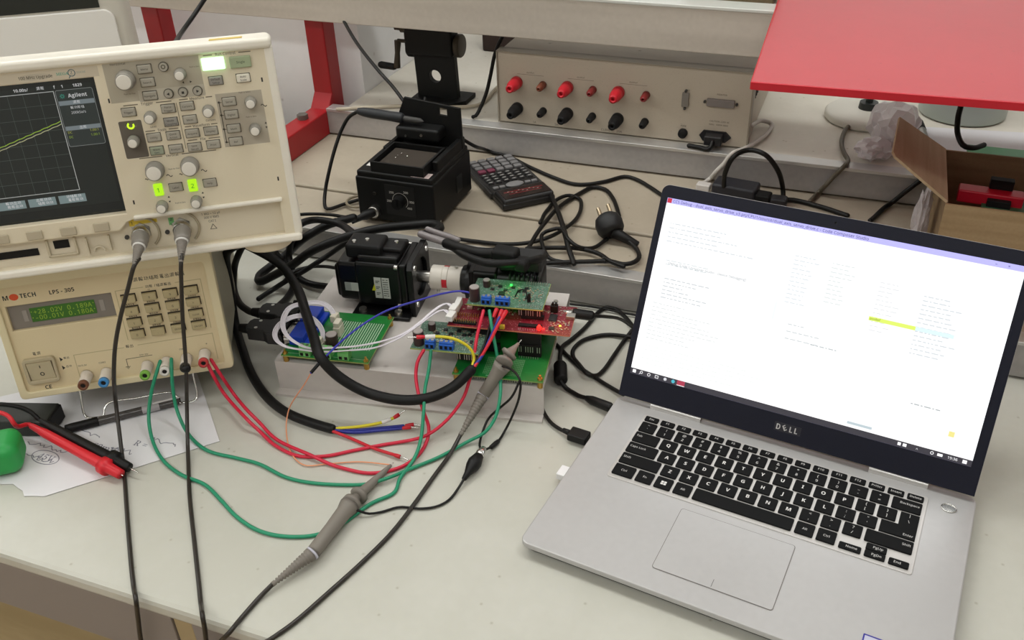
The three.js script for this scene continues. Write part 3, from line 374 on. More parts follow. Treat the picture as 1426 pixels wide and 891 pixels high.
  for (const [, x, y] of btn) {
    const b = part(S, 'button', panelUV(rbox(0.0122, 0.0076, 0.004, 0.0012, x / 1000, y / 1000, 0.0006)), btnMat);
    part(b, 'rim', rbox(0.0134, 0.0088, 0.0012, 0.0005, x / 1000, y / 1000, -0.0002, 1), rimMat);
  }
  for (const [x, y] of [[-93.4, 180.7], [-93.9, 156.2], [-81, 156.3], [-67.9, 156]]) { const b = part(S, 'round_button', panelUV(cylZ(0.0039, 0.0036, 0.0032, x / 1000, y / 1000, 0, 20)), btnMat); part(b, 'rim', cylZ(0.0046, 0.0046, 0.0008, x / 1000, y / 1000, 0, 20), rimMat); }
  part(S, 'single_button', panelUV(rbox(0.0195, 0.0105, 0.004, 0.001, -0.0248, 0.1784, 0.0008)), btnMat);
  const glowG = (r, g, b, k, m) => new THREE.MeshStandardMaterial({ color: C(40, 60, 30), roughness: 0.5, emissive: C(r, g, b), emissiveIntensity: k, emissiveMap: m || null });
  part(S, 'run_light_button', rbox(0.0205, 0.0112, 0.004, 0.001, -0.0492, 0.1792, 0.0008), glowG(190, 255, 190, 4));
  const num = (s) => ctex(64, 96, (c) => { c.fillStyle = '#fff'; c.fillRect(0, 0, 64, 96); c.fillStyle = '#2a3a06'; c.font = '50px sans-serif'; c.textAlign = 'center'; c.fillText(s, 32, 66); });
  [['1', -122.1, 66.8], ['2', -90.1, 67]].forEach(([s, x, y]) => part(S, 'channel_light_button', planar(rbox(0.0082, 0.0118, 0.004, 0.001, x / 1000, y / 1000, 0.0008), x / 1000 - 0.0041, x / 1000 + 0.0041, y / 1000 - 0.0059, y / 1000 + 0.0059), glowG(190, 255, 20, 1.7, num(s))));
  const arrow = new THREE.TorusGeometry(0.0026, 0.0008, 6, 20, 4.6).rotateZ(2.2).translate(-0.1335, 0.1305, 0.0008);
  part(S, 'entry_light', arrow, glowG(215, 255, 40, 2.2));
  // knobs
  const knobMat = mat(150, 145, 135, 0.6), capMat = mat(226, 220, 208, 0.5);
  const big = latheZ([[0.0001, 0], [0.0088, 0], [0.0088, 0.004], [0.0080, 0.0045], [0.0077, 0.0128], [0.0070, 0.0136], [0.0001, 0.0136]]), bigCap = latheZ([[0.0001, 0.0136], [0.0066, 0.0136], [0.0066, 0.0142], [0.006, 0.0147], [0.0001, 0.0147]]);
  const small = latheZ([[0.0001, 0], [0.0056, 0], [0.0056, 0.004], [0.0051, 0.0045], [0.0047, 0.0108], [0.0042, 0.0114], [0.0001, 0.0114]]), smallCap = latheZ([[0.0001, 0.0114], [0.0039, 0.0114], [0.0039, 0.0121], [0.0034, 0.0125], [0.0001, 0.0125]]);
  for (const [x, y] of [[-128.5, 172.5], [-121.1, 86.2], [-88.7, 86.7]]) { const k = part(S, 'knob', big, knobMat, [x / 1000, y / 1000, 0]); part(k, 'cap', bigCap, capMat); }
  for (const [x, y] of [[-80, 172.8], [-114.5, 136.5], [-133.8, 116], [-61.7, 136.7], [-22, 140.5], [-22.3, 114.6], [-122.1, 50.3], [-89.7, 51]]) { const k = part(S, 'knob', small, knobMat, [x / 1000, y / 1000, 0]); part(k, 'cap', smallCap, capMat); }
  // soft keys, sockets and ports
  for (let k = 0; k < 6; k++) part(S, 'soft_key', rbox(0.0145, 0.0088, 0.003, 0.001, -0.1818 - k * 0.0304, 0.0369, 0.0004), mat(186, 174, 150, 0.6));
  for (const x of [-0.1482, -0.1098]) {
    const s = part(S, 'bnc_socket', mg([latheZ([[0.0075, -0.008], [0.0075, 0.006], [0.0062, 0.006], [0.0062, -0.008]]).translate(x, 0.0245, 0), cylZ(0.0095, 0.0095, 0.002, x, 0.0245, -0.008, 6)]), M.steel);
    part(s, 'guard', new THREE.TorusGeometry(0.0165, 0.0012, 6, 24, 2.4).rotateZ(-0.9).translate(x, 0.0235, -0.006), mat(176, 164, 138, 0.6));
    part(s, 'contact_ring', cylZ(0.0022, 0.0022, 0.002, x - 0.0145, 0.021, -0.0076, 12), M.darkGrey);
  }
  part(S, 'usb_port', mg([bb([-0.2305, 0.0185, -0.0076], [-0.2165, 0.0265, -0.0066])]), M.black);
  part(S, 'usb_surround', mg([bb([-0.2375, 0.0105, -0.0076], [-0.2095, 0.0128, -0.0050], 0.0008), bb([-0.2375, 0.0105, -0.0076], [-0.235, 0.0285, -0.0050], 0.0008), bb([-0.212, 0.0105, -0.0076], [-0.2095, 0.0285, -0.0050], 0.0008)]), mat(200, 188, 162, 0.6));
  part(S, 'card_slot', bb([-0.315, 0.0145, -0.0076], [-0.2455, 0.0215, -0.0066]), M.black);
  part(S, 'probe_hook', mg([bb([-0.201, 0.010, -0.0076], [-0.1995, 0.026, -0.0035]), bb([-0.180, 0.010, -0.0076], [-0.1785, 0.026, -0.0035]), new THREE.TorusGeometry(0.005, 0.0012, 6, 18, Math.PI).translate(-0.19, 0.011, -0.0045)]), mat(205, 193, 168, 0.6));
  for (const [x, z] of [[-0.031, -0.028], [-0.27, -0.06], [-0.031, -0.15], [-0.27, -0.15]]) part(S, 'foot', lathe([[0.0001, -0.0145], [0.021, -0.0145], [0.0245, -0.012], [0.0245, 0.001]]).translate(x, 0, z), mat(226, 212, 184, 0.55));
  // a small moulded air intake on the side that faces the room
  for (let k = 0; k < 6; k++) part(S, 'vent_slat', box(0.001, 0.09, 0.004, 0.0026, 0.095, -0.05 - k * 0.014), mat(150, 140, 118, 0.7));
}
// ---------------------------------------------------------------- bench power supply
{
  const S = faceGroup('power_supply', 'beige bench power supply with green LCD and keypad under the oscilloscope', 'power supply', [-0.637, 0.041, 0.2055]);
  const W = 0.218, HH = 0.134, PX = 1600 / W, X = (mm) => mm / 1000 * PX, Y = (mm) => (HH - mm / 1000) * PX, L = (mm) => mm / 1000 * PX;
  const tex = ctex(1600, Math.round(HH * PX), (c, w, h) => {
    c.fillStyle = 'rgb(227,209,170)'; c.fillRect(0, 0, w, h);
    for (let i = 0; i < 4000; i++) { c.fillStyle = `rgba(${rnd() < 0.5 ? '240,228,192' : '196,178,134'},0.12)`; c.fillRect(rnd() * w, rnd() * h, rr(1, 5), rr(1, 5)); }
    const text = (s, x, y, hgt, col = '#2b2822', f = 'sans-serif', al = 'left') => { c.fillStyle = col; c.font = `${f === 'b' ? 'bold ' : ''}${Math.round(L(hgt))}px sans-serif`; c.textAlign = al; c.textBaseline = 'middle'; c.fillText(s, X(x), Y(y)); };
    text('M', 10.3, 113.5, 7, '#1d2321', 'b'); c.fillStyle = '#e2562c'; c.beginPath(); c.ellipse(X(21.5), Y(113.6), L(4.4), L(3.6), 0, 0, 7); c.fill(); text('TECH', 27, 113.8, 6.6, '#1d2321', 'b'); text('LPS - 305', 55, 113.4, 6, '#1f1c18', 'b');
    hanzi(c, X(138), Y(112.3), L(4.6), [1, 2, 4, 6, 5, 0, 3, 1, 2, 0]); hanzi(c, X(148), Y(103.6), L(3.4), [4, 5]); text('/', 157, 105.4, 4); hanzi(c, X(159), Y(103.6), L(3.4), [6, 1, 2, 3]);
    c.strokeStyle = 'rgb(190,174,132)'; c.lineWidth = 6; c.beginPath(); c.moveTo(X(118), Y(48)); c.lineTo(X(118), Y(105)); c.lineTo(X(146), Y(105.2)); c.moveTo(X(178), Y(105.4)); c.lineTo(X(204), Y(105.6)); c.lineTo(X(204), Y(48)); c.stroke();
    c.beginPath(); c.moveTo(X(61), Y(6)); c.lineTo(X(61), Y(40)); c.lineTo(X(112), Y(40)); c.moveTo(X(126), Y(40.6)); c.lineTo(X(204), Y(41.5)); c.lineTo(X(204), Y(10)); c.stroke();
    hanzi(c, X(114), Y(39), L(3.6), [2, 3]); hanzi(c, X(22), Y(46.3), L(3.8), [0, 1]); text('CE', 24, 7.6, 6, '#25221d', 'b');
    text('5V/3.3V', 62, 26.5, 2.6); text('COM2', 83, 26.5, 2.6); text('32V/-30V', 125, 28.4, 2.3); text('COM1', 166.5, 28, 2.4); text('+', 194.5, 30, 4);
    c.strokeStyle = '#2b2822'; c.lineWidth = 4; c.beginPath(); c.moveTo(X(111), Y(17)); c.lineTo(X(111), Y(26)); c.lineTo(X(138), Y(26.5)); c.stroke(); for (let k = 0; k < 3; k++) { c.beginPath(); c.moveTo(X(108.5 + k), Y(17 - k * 1.2)); c.lineTo(X(113.5 - k), Y(17 - k * 1.2)); c.stroke(); }
    for (const [y, k] of [[38, 2], [28, 3]]) { c.fillStyle = '#25221d'; c.beginPath(); c.moveTo(X(46.5), Y(y + 2)); c.lineTo(X(49.5), Y(y - 1)); c.lineTo(X(46.8), Y(y - 3)); c.fill(); hanzi(c, X(50.5), Y(y - 1), L(2.6), [k, k + 1], '#4a443a'); }
    const caps = [['V', '+/-', '<', '^'], ['', 'I', '', 'v'], ['', '', '', ''], ['', '', '', '']];
    for (let i = 0; i < 4; i++) for (let j = 0; j < 4; j++) { const x = 129.3 + j * 21, y = 95.6 - i * 13.6; if (i < 3) { hanzi(c, X(x - 4.5), Y(y - 8.6), L(1.9), [i + j, i * 2 + j, 3, j], '#5a5242', 0.11); } else { /* last row carries no caption */ } if (i === 0) text(['\u25bc V', '\u25bc I/S', '\u25b2 \u25b2', '\u25bc \u25bc'][j], x, y + 6.3, 2, '#3a352c', '', 'center'); }
  });
  const fm = mapped(tex, 0.5), uvp = (g) => planar(g, 0, W, 0, HH);
  const face = shapeRR(0, 0, W, HH, 0.004), hole = (x0, y0, x1, y1) => face.holes.push(new THREE.Path([[x0, y0], [x1, y0], [x1, y1], [x0, y1]].map(([x, y]) => new THREE.Vector2(x, y))));
  hole(0.0108, 0.0765, 0.1133, 0.1038);
  part(S, 'front_panel', uvp(ext(face, 0.006, 0.001).translate(0, 0, -0.0085)), fm);
  const ring = shapeRR(-0.0015, -0.002, W + 0.0015, HH + 0.0015, 0.005); ring.holes.push(new THREE.Path(shapeRR(0.0062, 0.0055, W - 0.0075, HH - 0.0085, 0.004).getPoints(6)));
  part(S, 'bezel', metric(ext(ring, 0.011, 0.0012).translate(0, 0, -0.0105)), mat(230, 216, 178, 0.5));
  part(S, 'case', metric(bb([0.002, 0.001, -0.27], [W - 0.002, HH - 0.002, -0.0085], 0.003)), mat(176, 170, 148, 0.6));
  part(S, 'lcd_surround', bb([0.009, 0.075, -0.0085], [0.115, 0.105, -0.0055]), mat(136, 128, 120, 0.45));
  const lcd = ctex(512, 128, (c) => {
    c.fillStyle = '#3f7d1e'; c.fillRect(0, 0, 512, 128); c.fillStyle = '#c2e244'; c.font = '56px monospace'; c.textBaseline = 'middle'; c.save(); c.scale(0.985, 1); c.fillText('+28.02V 0.189A', 26, 38); c.fillText('-00.01V 0.180A', 26, 92); c.restore(); c.fillRect(8, 30, 8, 8); c.fillRect(8, 86, 8, 8); c.fillRect(497, 22, 8, 8); c.fillRect(497, 78, 8, 8);
  });
  part(S, 'lcd_screen', planar(bb([0.031, 0.0825, -0.0055], [0.0945, 0.0978, -0.0045]), 0.031, 0.0945, 0.0825, 0.0978), new THREE.MeshStandardMaterial({ color: C(30, 52, 18), roughness: 0.3, emissive: 0xffffff, emissiveMap: lcd, emissiveIntensity: 0.55 }));
  for (const x of [0.0235, 0.099]) part(S, 'lcd_clip', bb([x, 0.084, -0.0055], [x + 0.0045, 0.0965, -0.0051]), mat(160, 152, 144, 0.5));
  const keyTex = ctex(512, 512, (c) => {
    c.fillStyle = 'rgb(186,170,130)'; c.fillRect(0, 0, 512, 512); const cap = [['7', '8', '9', '>'], ['4', '5', '6', '^'], ['1', '2', '3', 'CLEAR'], ['0', '.', 'ENTER', 'ON/OFF']];
    c.fillStyle = '#3b3427'; c.textAlign = 'center'; c.textBaseline = 'middle'; for (let i = 0; i < 4; i++) for (let j = 0; j < 4; j++) { const s = cap[i][j]; c.font = `${s.length > 1 ? 22 : 30}px sans-serif`; c.fillText(s, 64 + j * 128, 66 + i * 128); }
  });
  const keyMat = mapped(keyTex, 0.6), slotMat = mat(60, 52, 40, 0.8);
  for (let i = 0; i < 4; i++) for (let j = 0; j < 4; j++) {
    const x = 0.1293 + j * 0.0210, y = 0.0955 - i * 0.0136, g = rbox(0.0138, 0.0082, 0.004, 0.0008, x, y - 0.0004, 0.0012);
    const p = g.attributes.position, uv = g.attributes.uv; for (let k = 0; k < p.count; k++) uv.setXY(k, (j + 0.5 + (p.getX(k) - x) / 0.0145) / 4, 1 - (i + 0.5 - (p.getY(k) - y + 0.0004) / 0.0145) / 4);
    const b = part(S, 'key', g, keyMat); part(b, 'key_slot', box(0.0152, 0.0096, 0.0005, x, y, -0.0014), slotMat);
  }
  const rock = part(S, 'power_switch', mg([ext((() => { const s = shapeRR(0.0105, 0.0145, 0.0425, 0.044, 0.004); s.holes.push(new THREE.Path(shapeRR(0.0138, 0.0188, 0.0395, 0.0398, 0.0008).getPoints(4))); return s; })(), 0.004, 0.0008).translate(0, 0, -0.0015)]), mat(186, 172, 142, 0.55));
  const rk = poly([[-0.0108, 0.001], [-0.0108, -0.004], [0.0108, -0.004], [0.0108, 0.0045], [0.006, 0.0035]]);
  const rockTex = ctex(128, 128, (c) => { c.fillStyle = 'rgb(196,182,150)'; c.fillRect(0, 0, 128, 128); c.fillStyle = '#34302a'; c.fillRect(62, 22, 5, 20); c.strokeStyle = '#34302a'; c.lineWidth = 5; c.beginPath(); c.ellipse(65, 88, 9, 12, 0, 0, 7); c.stroke(); });
  const rockG = ext(rk, 0.0242).rotateY(Math.PI / 2).rotateX(0);   // profile (y, z) swept along x
  { const p = rockG.attributes.position; for (let k = 0; k < p.count; k++) { const a = p.getX(k), b = p.getY(k), z = p.getZ(k); p.setXYZ(k, 0.0145 + a, 0.0293 + z * 0.96 * -1, b); } rockG.computeVertexNormals(); }
  part(rock, 'rocker', planar(rockG, 0.0145, 0.0388, 0.0188, 0.0398), mapped(rockTex, 0.5));
  const posts = [[0.0685, 0.0148, [118, 72, 48]], [0.0888, 0.0142, [64, 140, 200]], [0.1308, 0.0152, [128, 186, 72]], [0.1512, 0.0164, [226, 222, 214]], [0.1722, 0.0168, [40, 38, 36]], [0.1918, 0.0192, [196, 58, 58]]];
  const body = latheZ([[0.0001, 0], [0.0062, 0], [0.0062, 0.003], [0.0052, 0.0035], [0.0056, 0.006], [0.0056, 0.021], [0.0001, 0.021]]), tip = latheZ([[0.0001, 0.021], [0.0054, 0.021], [0.0052, 0.0255], [0.0026, 0.0255], [0.0026, 0.023], [0.0001, 0.023]]), bore = cylZ(0.0024, 0.0024, 0.002, 0, 0, 0.0225, 14);
  for (const [x, y, col] of posts) { const b = part(S, 'binding_post', body, mat(224, 214, 202, 0.45), [x, y, -0.0012]); part(b, 'tip', tip, mat(...col, 0.45)); part(b, 'bore', bore, M.black); }
  part(S, 'bail_stand', tube([[0.052, 0.0, -0.022], [0.052, -0.014, -0.017], [0.052, -0.036, -0.009], [0.055, -0.0395, -0.0065], [0.10, -0.0397, -0.0062], [0.150, -0.0395, -0.0062], [0.169, -0.0395, -0.0065], [0.172, -0.036, -0.009], [0.172, -0.014, -0.017], [0.172, 0.0, -0.022]], 0.0014, 8, 0.002), M.chrome);
  part(S, 'inner_bail', tube([[0.0735, -0.036, 0.0], [0.0755, -0.030, -0.004], [0.080, -0.026, -0.007], [0.11, -0.0255, -0.0075], [0.146, -0.0255, -0.0075], [0.151, -0.029, -0.005], [0.1545, -0.036, 0.0]], 0.0012, 8, 0.002), M.chrome);
  for (const x of [0.02, 0.198]) { part(S, 'foot', cylY(0.008, 0.009, 0.006, x, -0.005, -0.25, 16), M.rubber); }
}
// ---------------------------------------------------------------- laptop
{
  const LYAW = -7.542 * D2R;
  const S = thing('laptop', 'open silver laptop with black keys and a bright white screen', 'laptop', [0, 0, 0], LYAW);
  const silverMap = mottle(256, [[4, 4], [16, 16], [256, 256]], [186, 184, 183], [194, 192, 191]);
  const silver = mapped(silverMap, 0.38, { metalness: 0.35 });
  const T0 = 0.0165;                                               // top of the base above the desk
  const deck = ext(shapeRR(-0.0482, -0.2125, 0.3088, 0.0235, 0.009), 0.0038, 0.0012, 6).rotateX(-Math.PI / 2).translate(0, T0 - 0.0050, 0);
  part(S, 'base', metric(deck), silver);
  part(S, 'underside', mg([ext(shapeRR(-0.0465, -0.206, 0.3071, 0.022, 0.010), 0.0082, 0.0008).rotateX(-Math.PI / 2).translate(0, 0.0026, 0), box(0.24, 0.0018, 0.008, 0.13, 0.0009, 0.19), box(0.24, 0.0018, 0.008, 0.13, 0.0009, 0.0)]), M.darkGrey);
  const U = 0.01905, RV = [0.0035, 0.0175, 0.035, 0.0525, 0.070, 0.0878];
  // keyboard print: one texture over the whole key field
  const K0 = -0.0115, K1 = 0.2695, KV0 = -0.004, KV1 = 0.1, KPX = 2048 / (K1 - K0);
  const keys = [];                                                 // [u0, u1, v0, v1, legends]
  const G = 0.0014, row = (r, start, list, h = 0.0175) => { let x = start; for (const [w, ...leg] of list) { keys.push([x * U + G, (x + w) * U - G, RV[r] - h / 2 + 0.0011, RV[r] + h / 2 - 0.0011, leg]); x += w; } };
  const fn = ['Esc', 'F1', 'F2', 'F3', 'F4', 'F5', 'F6', 'F7', 'F8', 'F9', 'F10', 'F11', 'F12', 'PrtScr', 'Insert', 'Delete'];
  row(0, -0.5, fn.map((s) => [14.5 / 16, s]), 0.0098);
  row(1, -0.5, [...'`1234567890-='].map((s, i) => [1, s, '~!@#$%^&*()_+'[i]]).concat([[1.5, 'Backspace']]));
  row(2, -0.5, [[1.5, 'Tab']].concat([...'QWERTYUIOP'].map((s) => [1, s]), [[1, '[', '{'], [1, ']', '}']]));
  row(3, -0.5, [[1.75, 'Caps Lock']].concat([...'ASDFGHJKL'].map((s) => [1, s]), [[1, ';', ':'], [1, "'", '"']]));
  row(4, -0.5, [[2.25, 'Shift']].concat([...'ZXCVBNM'].map((s) => [1, s]), [[1, ',', '<'], [1, '.', '>'], [1, '/', '?'], [2.25, 'Shift']]));
  row(5, -0.5, [[1.25, 'Ctrl'], [1, 'Fn'], [1, 'WIN'], [1, 'Alt'], [5, ''], [1, 'Alt'], [1, 'Ctrl']]);
  const hv = RV[5];
  keys.push([10.78 * U + G, 11.92 * U - G, hv + 0.0005, hv + 0.0082, ['\u2190 Home']], [11.92 * U + G, 12.98 * U - G, hv - 0.0084, hv - 0.0004, ['\u2191 PgUp']], [11.92 * U + G, 12.98 * U - G, hv + 0.0003, hv + 0.0082, ['\u2193 PgDn']], [12.98 * U + G, 14 * U - G, hv + 0.0005, hv + 0.0082, ['End \u2192']]);
  const kt = ctex(2048, Math.round((KV1 - KV0) * KPX), (c, w, h) => {
    c.fillStyle = 'rgb(14,14,15)'; c.fillRect(0, 0, w, h); c.fillStyle = '#dedbd8'; c.textBaseline = 'middle';
    const X = (u) => (u - K0) * KPX, Y = (v) => (v - KV0) * KPX;
    const draw = (u0, u1, v0, v1, leg) => {
      const s = leg[0]; if (!s) return; const mx = X((u0 + u1) / 2), my = Y((v0 + v1) / 2); c.textAlign = 'center';
      if (s === 'WIN') { for (const [a, b] of [[0, 0], [1, 0], [0, 1], [1, 1]]) c.fillRect(mx - 20 + a * 21, my - 19 + b * 20, 18, 17); return; }
      if (leg.length > 1) { c.font = '34px sans-serif'; c.fillText(leg[1], mx, my - 24); c.fillText(s, mx, my + 24); } else if (s.length === 1) { c.font = 'bold 44px sans-serif'; c.fillText(s, mx, my); } else { c.font = '27px sans-serif'; if (v1 - v0 > 0.012 && u1 - u0 > 0.024) { const right = u0 > 0.15; c.textAlign = right ? 'right' : 'left'; c.fillText(s, right ? X(u1) - 14 : X(u0) + 16, my - 14); } else c.fillText(s, mx, my); }
    };
    for (const k of keys) draw(...k);
    c.textAlign = 'right'; c.font = '27px sans-serif'; c.fillText('Enter', X(14 * U) - 24, Y(0.056)); c.font = '34px sans-serif'; c.textAlign = 'center'; c.fillText('|', X(13.5 * U), Y(0.0305)); c.fillText('\\', X(13.5 * U), Y(0.0385));
  });
  const keyMat = mapped(kt, 0.75, { specularIntensity: 0.35 });
  const keyUV = (g) => { const p = g.attributes.position, uv = new Float32Array(p.count * 2); for (let i = 0; i < p.count; i++) { uv[2 * i] = (p.getX(i) - K0) / (K1 - K0); uv[2 * i + 1] = 1 - (p.getZ(i) - KV0) / (KV1 - KV0); } g.setAttribute('uv', new THREE.BufferAttribute(uv, 2)); return g; };
  const tray = part(S, 'keyboard', ext(shapeRR(-0.0112, -0.1, 0.2690, 0.0035, 0.003), 0.0004, 0.0003).rotateX(-Math.PI / 2).translate(0, T0 + 0.0001, 0), mat(198, 194, 190, 0.35, { metalness: 0.4 }));
  for (const [u0, u1, v0, v1] of keys) part(tray, 'key', keyUV(ext(shapeRR(u0, -v1, u1, -v0, 0.0014), 0.0013, 0.0004, 3).rotateX(-Math.PI / 2).translate(0, T0 + 0.0006, 0)), keyMat);
  const enter = poly([[12.25 * U + G, -RV[3] - 0.0076], [14 * U - G, -RV[3] - 0.0076], [14 * U - G, -RV[2] + 0.0076], [13 * U + G, -RV[2] + 0.0076], [13 * U + G, -RV[2] - 0.0098], [12.25 * U + G, -RV[2] - 0.0098]]);
  part(tray, 'key', keyUV(ext(enter, 0.0013, 0.0004, 3).rotateX(-Math.PI / 2).translate(0, T0 + 0.0006, 0)), keyMat);
  const pad = part(S, 'touchpad', ext(shapeRR(0.0693, -0.1886, 0.1735, -0.1105, 0.0025), 0.0002, 0.0002).rotateX(-Math.PI / 2).translate(0, T0 + 0.0003, 0), mapped(silverMap, 0.33, { metalness: 0.3 }));
  part(pad, 'touchpad_edge', (() => { const s = shapeRR(0.0688, -0.1891, 0.174, -0.11, 0.0028); s.holes.push(new THREE.Path(shapeRR(0.0693, -0.1886, 0.1735, -0.1105, 0.0025).getPoints(6))); return ext(s, 0.0004).rotateX(-Math.PI / 2).translate(0, T0 + 0.0001, 0); })(), mat(120, 114, 110, 0.4));
  part(pad, 'click_mark', box(0.0004, 0.0001, 0.009, 0.1214, T0 + 0.0008, 0.183), M.darkGrey);
  part(S, 'power_button', mg([new THREE.TorusGeometry(0.0058, 0.0006, 8, 28).rotateX(Math.PI / 2).scale(1.1, 1, 0.9).translate(0.287, T0 + 0.0006, 0.0026), cylY(0.0054, 0.0054, 0.0006, 0.287, T0, 0.0026, 28)]), M.chrome);
  part(S, 'sticker', planar(box(0.018, 0.0002, 0.023, 0.2535, T0 + 0.0003, 0.190), 0.2445, 0.2625, -0.2, -0.18), mat(196, 196, 214, 0.4));
  part(S, 'sticker_border', mg([box(0.018, 0.0003, 0.0012, 0.2535, T0 + 0.0004, 0.1788), box(0.0012, 0.0003, 0.023, 0.2448, T0 + 0.0004, 0.190)]), mat(44, 40, 150, 0.4));
  for (const [a, b] of [[-0.0102, 0.0445], [0.2125, 0.266]]) part(S, 'hinge', mg([cylX(0.0042, 0.0042, b - a, a, T0 + 0.0012, -0.0200, 20), box(b - a, 0.004, 0.006, (a + b) / 2, T0 - 0.001, -0.0185)]), mat(204, 202, 200, 0.3, { metalness: 0.7 }));
  for (const [v, w, h] of [[-0.005, 0.006, 0.006], [0.018, 0.014, 0.005], [0.040, 0.013, 0.0055], [0.062, 0.013, 0.0055]]) part(S, 'port', box(0.001, h, w, -0.0484, 0.0098, v), M.black);
  const lidShape = (x0, y0, x1, y1) => { const s = new THREE.Shape(), r = 0.008; s.moveTo(x0, y0); s.lineTo(x1, y0); s.lineTo(x1, y1 - r); s.absarc(x1 - r, y1 - r, r, 0, Math.PI / 2); s.lineTo(x0 + r, y1); s.absarc(x0 + r, y1 - r, r, Math.PI / 2, Math.PI); s.closePath(); return s; };
  // lid, leaning back 27 degrees
  const lid = part(S, 'lid', ext(lidShape(-0.0075, -0.006, 0.3447, 0.2215), 0.0045, 0.0008).translate(0, 0, -0.0062), silver, [-0.0391, T0 + 0.012, -0.0179], [-27.09 * D2R, 0, 0]);
  const bez = lidShape(-0.0072, -0.0057, 0.3444, 0.2212); bez.holes.push(new THREE.Path([[0, 0.0203], [0.3352, 0.0203], [0.3352, 0.2083], [0, 0.2083]].map(([x, y]) => new THREE.Vector2(x, y))));
  part(lid, 'bezel', ext(bez, 0.0012, 0.0003).translate(0, 0, -0.0016), mat(17, 19, 34, 0.4, { specularIntensity: 0.5 }));
  const disp = ctex(1600, 900, (c, w, h) => {
    c.fillStyle = '#ffffff'; c.fillRect(0, 0, w, h); c.fillStyle = '#b9b6f4'; c.fillRect(0, 0, w, 26); c.fillStyle = '#c2283c'; c.fillRect(2, 2, 22, 22); c.fillStyle = '#4a4474'; c.font = '20px sans-serif'; c.fillText('CCS Debug - dual_axis_servo_drive_v3.prj/CPU1/source/dual_axis_servo_drive.c - Code Composer Studio', 30, 20);
    c.fillStyle = '#4a4474'; c.fillText('\u2013   \u25a1   \u00d7', 1480, 20);
    for (const [x, y, t] of [[60, 66, '\u25ae'], [100, 66, '\u25cf'], [160, 62, '\u25a0'], [230, 62, '\u25a0'], [268, 62, '|'], [330, 62, '\u25b6 \u25a0 \u25cf \u25b6 \u25ae'], [440, 62, '\u25cf \u25ae']]) { c.fillStyle = '#8a8a94'; c.font = '14px sans-serif'; c.fillText(t, x, y); }
    const lines = (x, y, n, dy, col, wmin, wmax) => { for (let i = 0; i < n; i++) { let u = x; const end = x + rr(wmin, wmax); c.fillStyle = col; while (u < end) { const l = rr(6, 30); c.fillRect(u, y + i * dy, l, 5); u += l + 6; } } };
    lines(40, 118, 5, 22, '#ccd2d6', 240, 420); lines(60, 300, 2, 20, '#d2d8da', 80, 300); c.fillStyle = '#9aa0a4'; c.font = '17px sans-serif'; c.fillText('\u25bc Debug [Code Composer Studio - Device Debugging]', 62, 320); lines(70, 390, 6, 19, '#c4c9cc', 80, 220); lines(40, 520, 10, 20, '#d8dcdc', 100, 380); lines(40, 740, 5, 22, '#e4e8e6', 300, 700);
    lines(660, 150, 12, 20, '#d4dade', 60, 110); lines(830, 150, 10, 20, '#d6dcdc', 50, 110); lines(1050, 190, 12, 20, '#dcdee0', 40, 90); lines(1240, 210, 14, 20, '#ccd2d6', 110, 150); c.fillStyle = '#dbf06a'; c.fillRect(1040, 352, 200, 18); c.fillStyle = '#6a7a10'; c.font = '15px sans-serif'; c.fillText('posRef', 1044, 366); c.fillStyle = '#d8eef4'; c.fillRect(1240, 352, 160, 18); lines(700, 470, 3, 34, '#c9ced0', 60, 160); lines(820, 540, 1, 20, '#b8bec0', 120, 130); lines(1300, 690, 1, 20, '#aab0b2', 120, 140);
    c.fillStyle = '#b8c6cc'; c.fillRect(1060, 846, 110, 12); c.fillStyle = '#eadf8a'; c.fillRect(1480, 770, 24, 24); c.fillStyle = '#777'; c.fillText('\u2026', 1490, 760);
    c.fillStyle = '#e9f2f4'; c.fillRect(620, 380, 10, 90); c.fillRect(0, 862, w, 4);
    c.fillStyle = '#36343c'; c.fillRect(0, 872, w, 28); c.fillStyle = '#fff'; c.fillRect(12, 878, 17, 16); c.strokeStyle = '#fff'; c.lineWidth = 3; c.beginPath(); c.arc(58, 884, 6, 0, 7); c.stroke(); c.beginPath(); c.moveTo(53, 889); c.lineTo(47, 895); c.stroke(); c.beginPath(); c.arc(98, 886, 7, 0, 7); c.stroke(); c.strokeRect(132, 880, 15, 12); c.fillStyle = '#d8d8dc'; c.beginPath(); c.arc(184, 886, 8, 0, 7); c.fill(); c.fillStyle = '#49b4c8'; c.beginPath(); c.arc(226, 886, 9, 0, 7); c.fill(); c.fillStyle = '#a8364e'; c.fillRect(246, 873, 40, 24); c.fillStyle = '#fff'; c.fillRect(246, 896, 40, 3);
    c.font = '17px sans-serif'; c.fillText('19:36', 1500, 892); c.fillRect(1562, 878, 18, 16); c.fillRect(1290, 878, 14, 14); c.fillRect(1312, 878, 16, 14); c.fillText('^', 1368, 894); c.fillRect(1458, 880, 22, 12); c.fillText('\u25e2', 1396, 892); c.beginPath(); c.arc(1436, 886, 6, 0, 7); c.stroke();
  });
  part(lid, 'screen', planar(bb([-0.0005, 0.0198, -0.0012], [0.3357, 0.2088, -0.0008]), 0, 0.3352, 0.0203, 0.2083), new THREE.MeshStandardMaterial({ color: C(8, 8, 8), roughness: 0.35, emissive: 0xffffff, emissiveMap: disp, emissiveIntensity: 2.3 }));
  const glow = new THREE.RectAreaLight(new THREE.Color().setRGB(0.95, 0.97, 1), 0.6, 0.33, 0.18); glow.position.set(0.1676, 0.114, 0.004); glow.rotation.y = Math.PI; glow.castShadow = true; lid.add(glow);
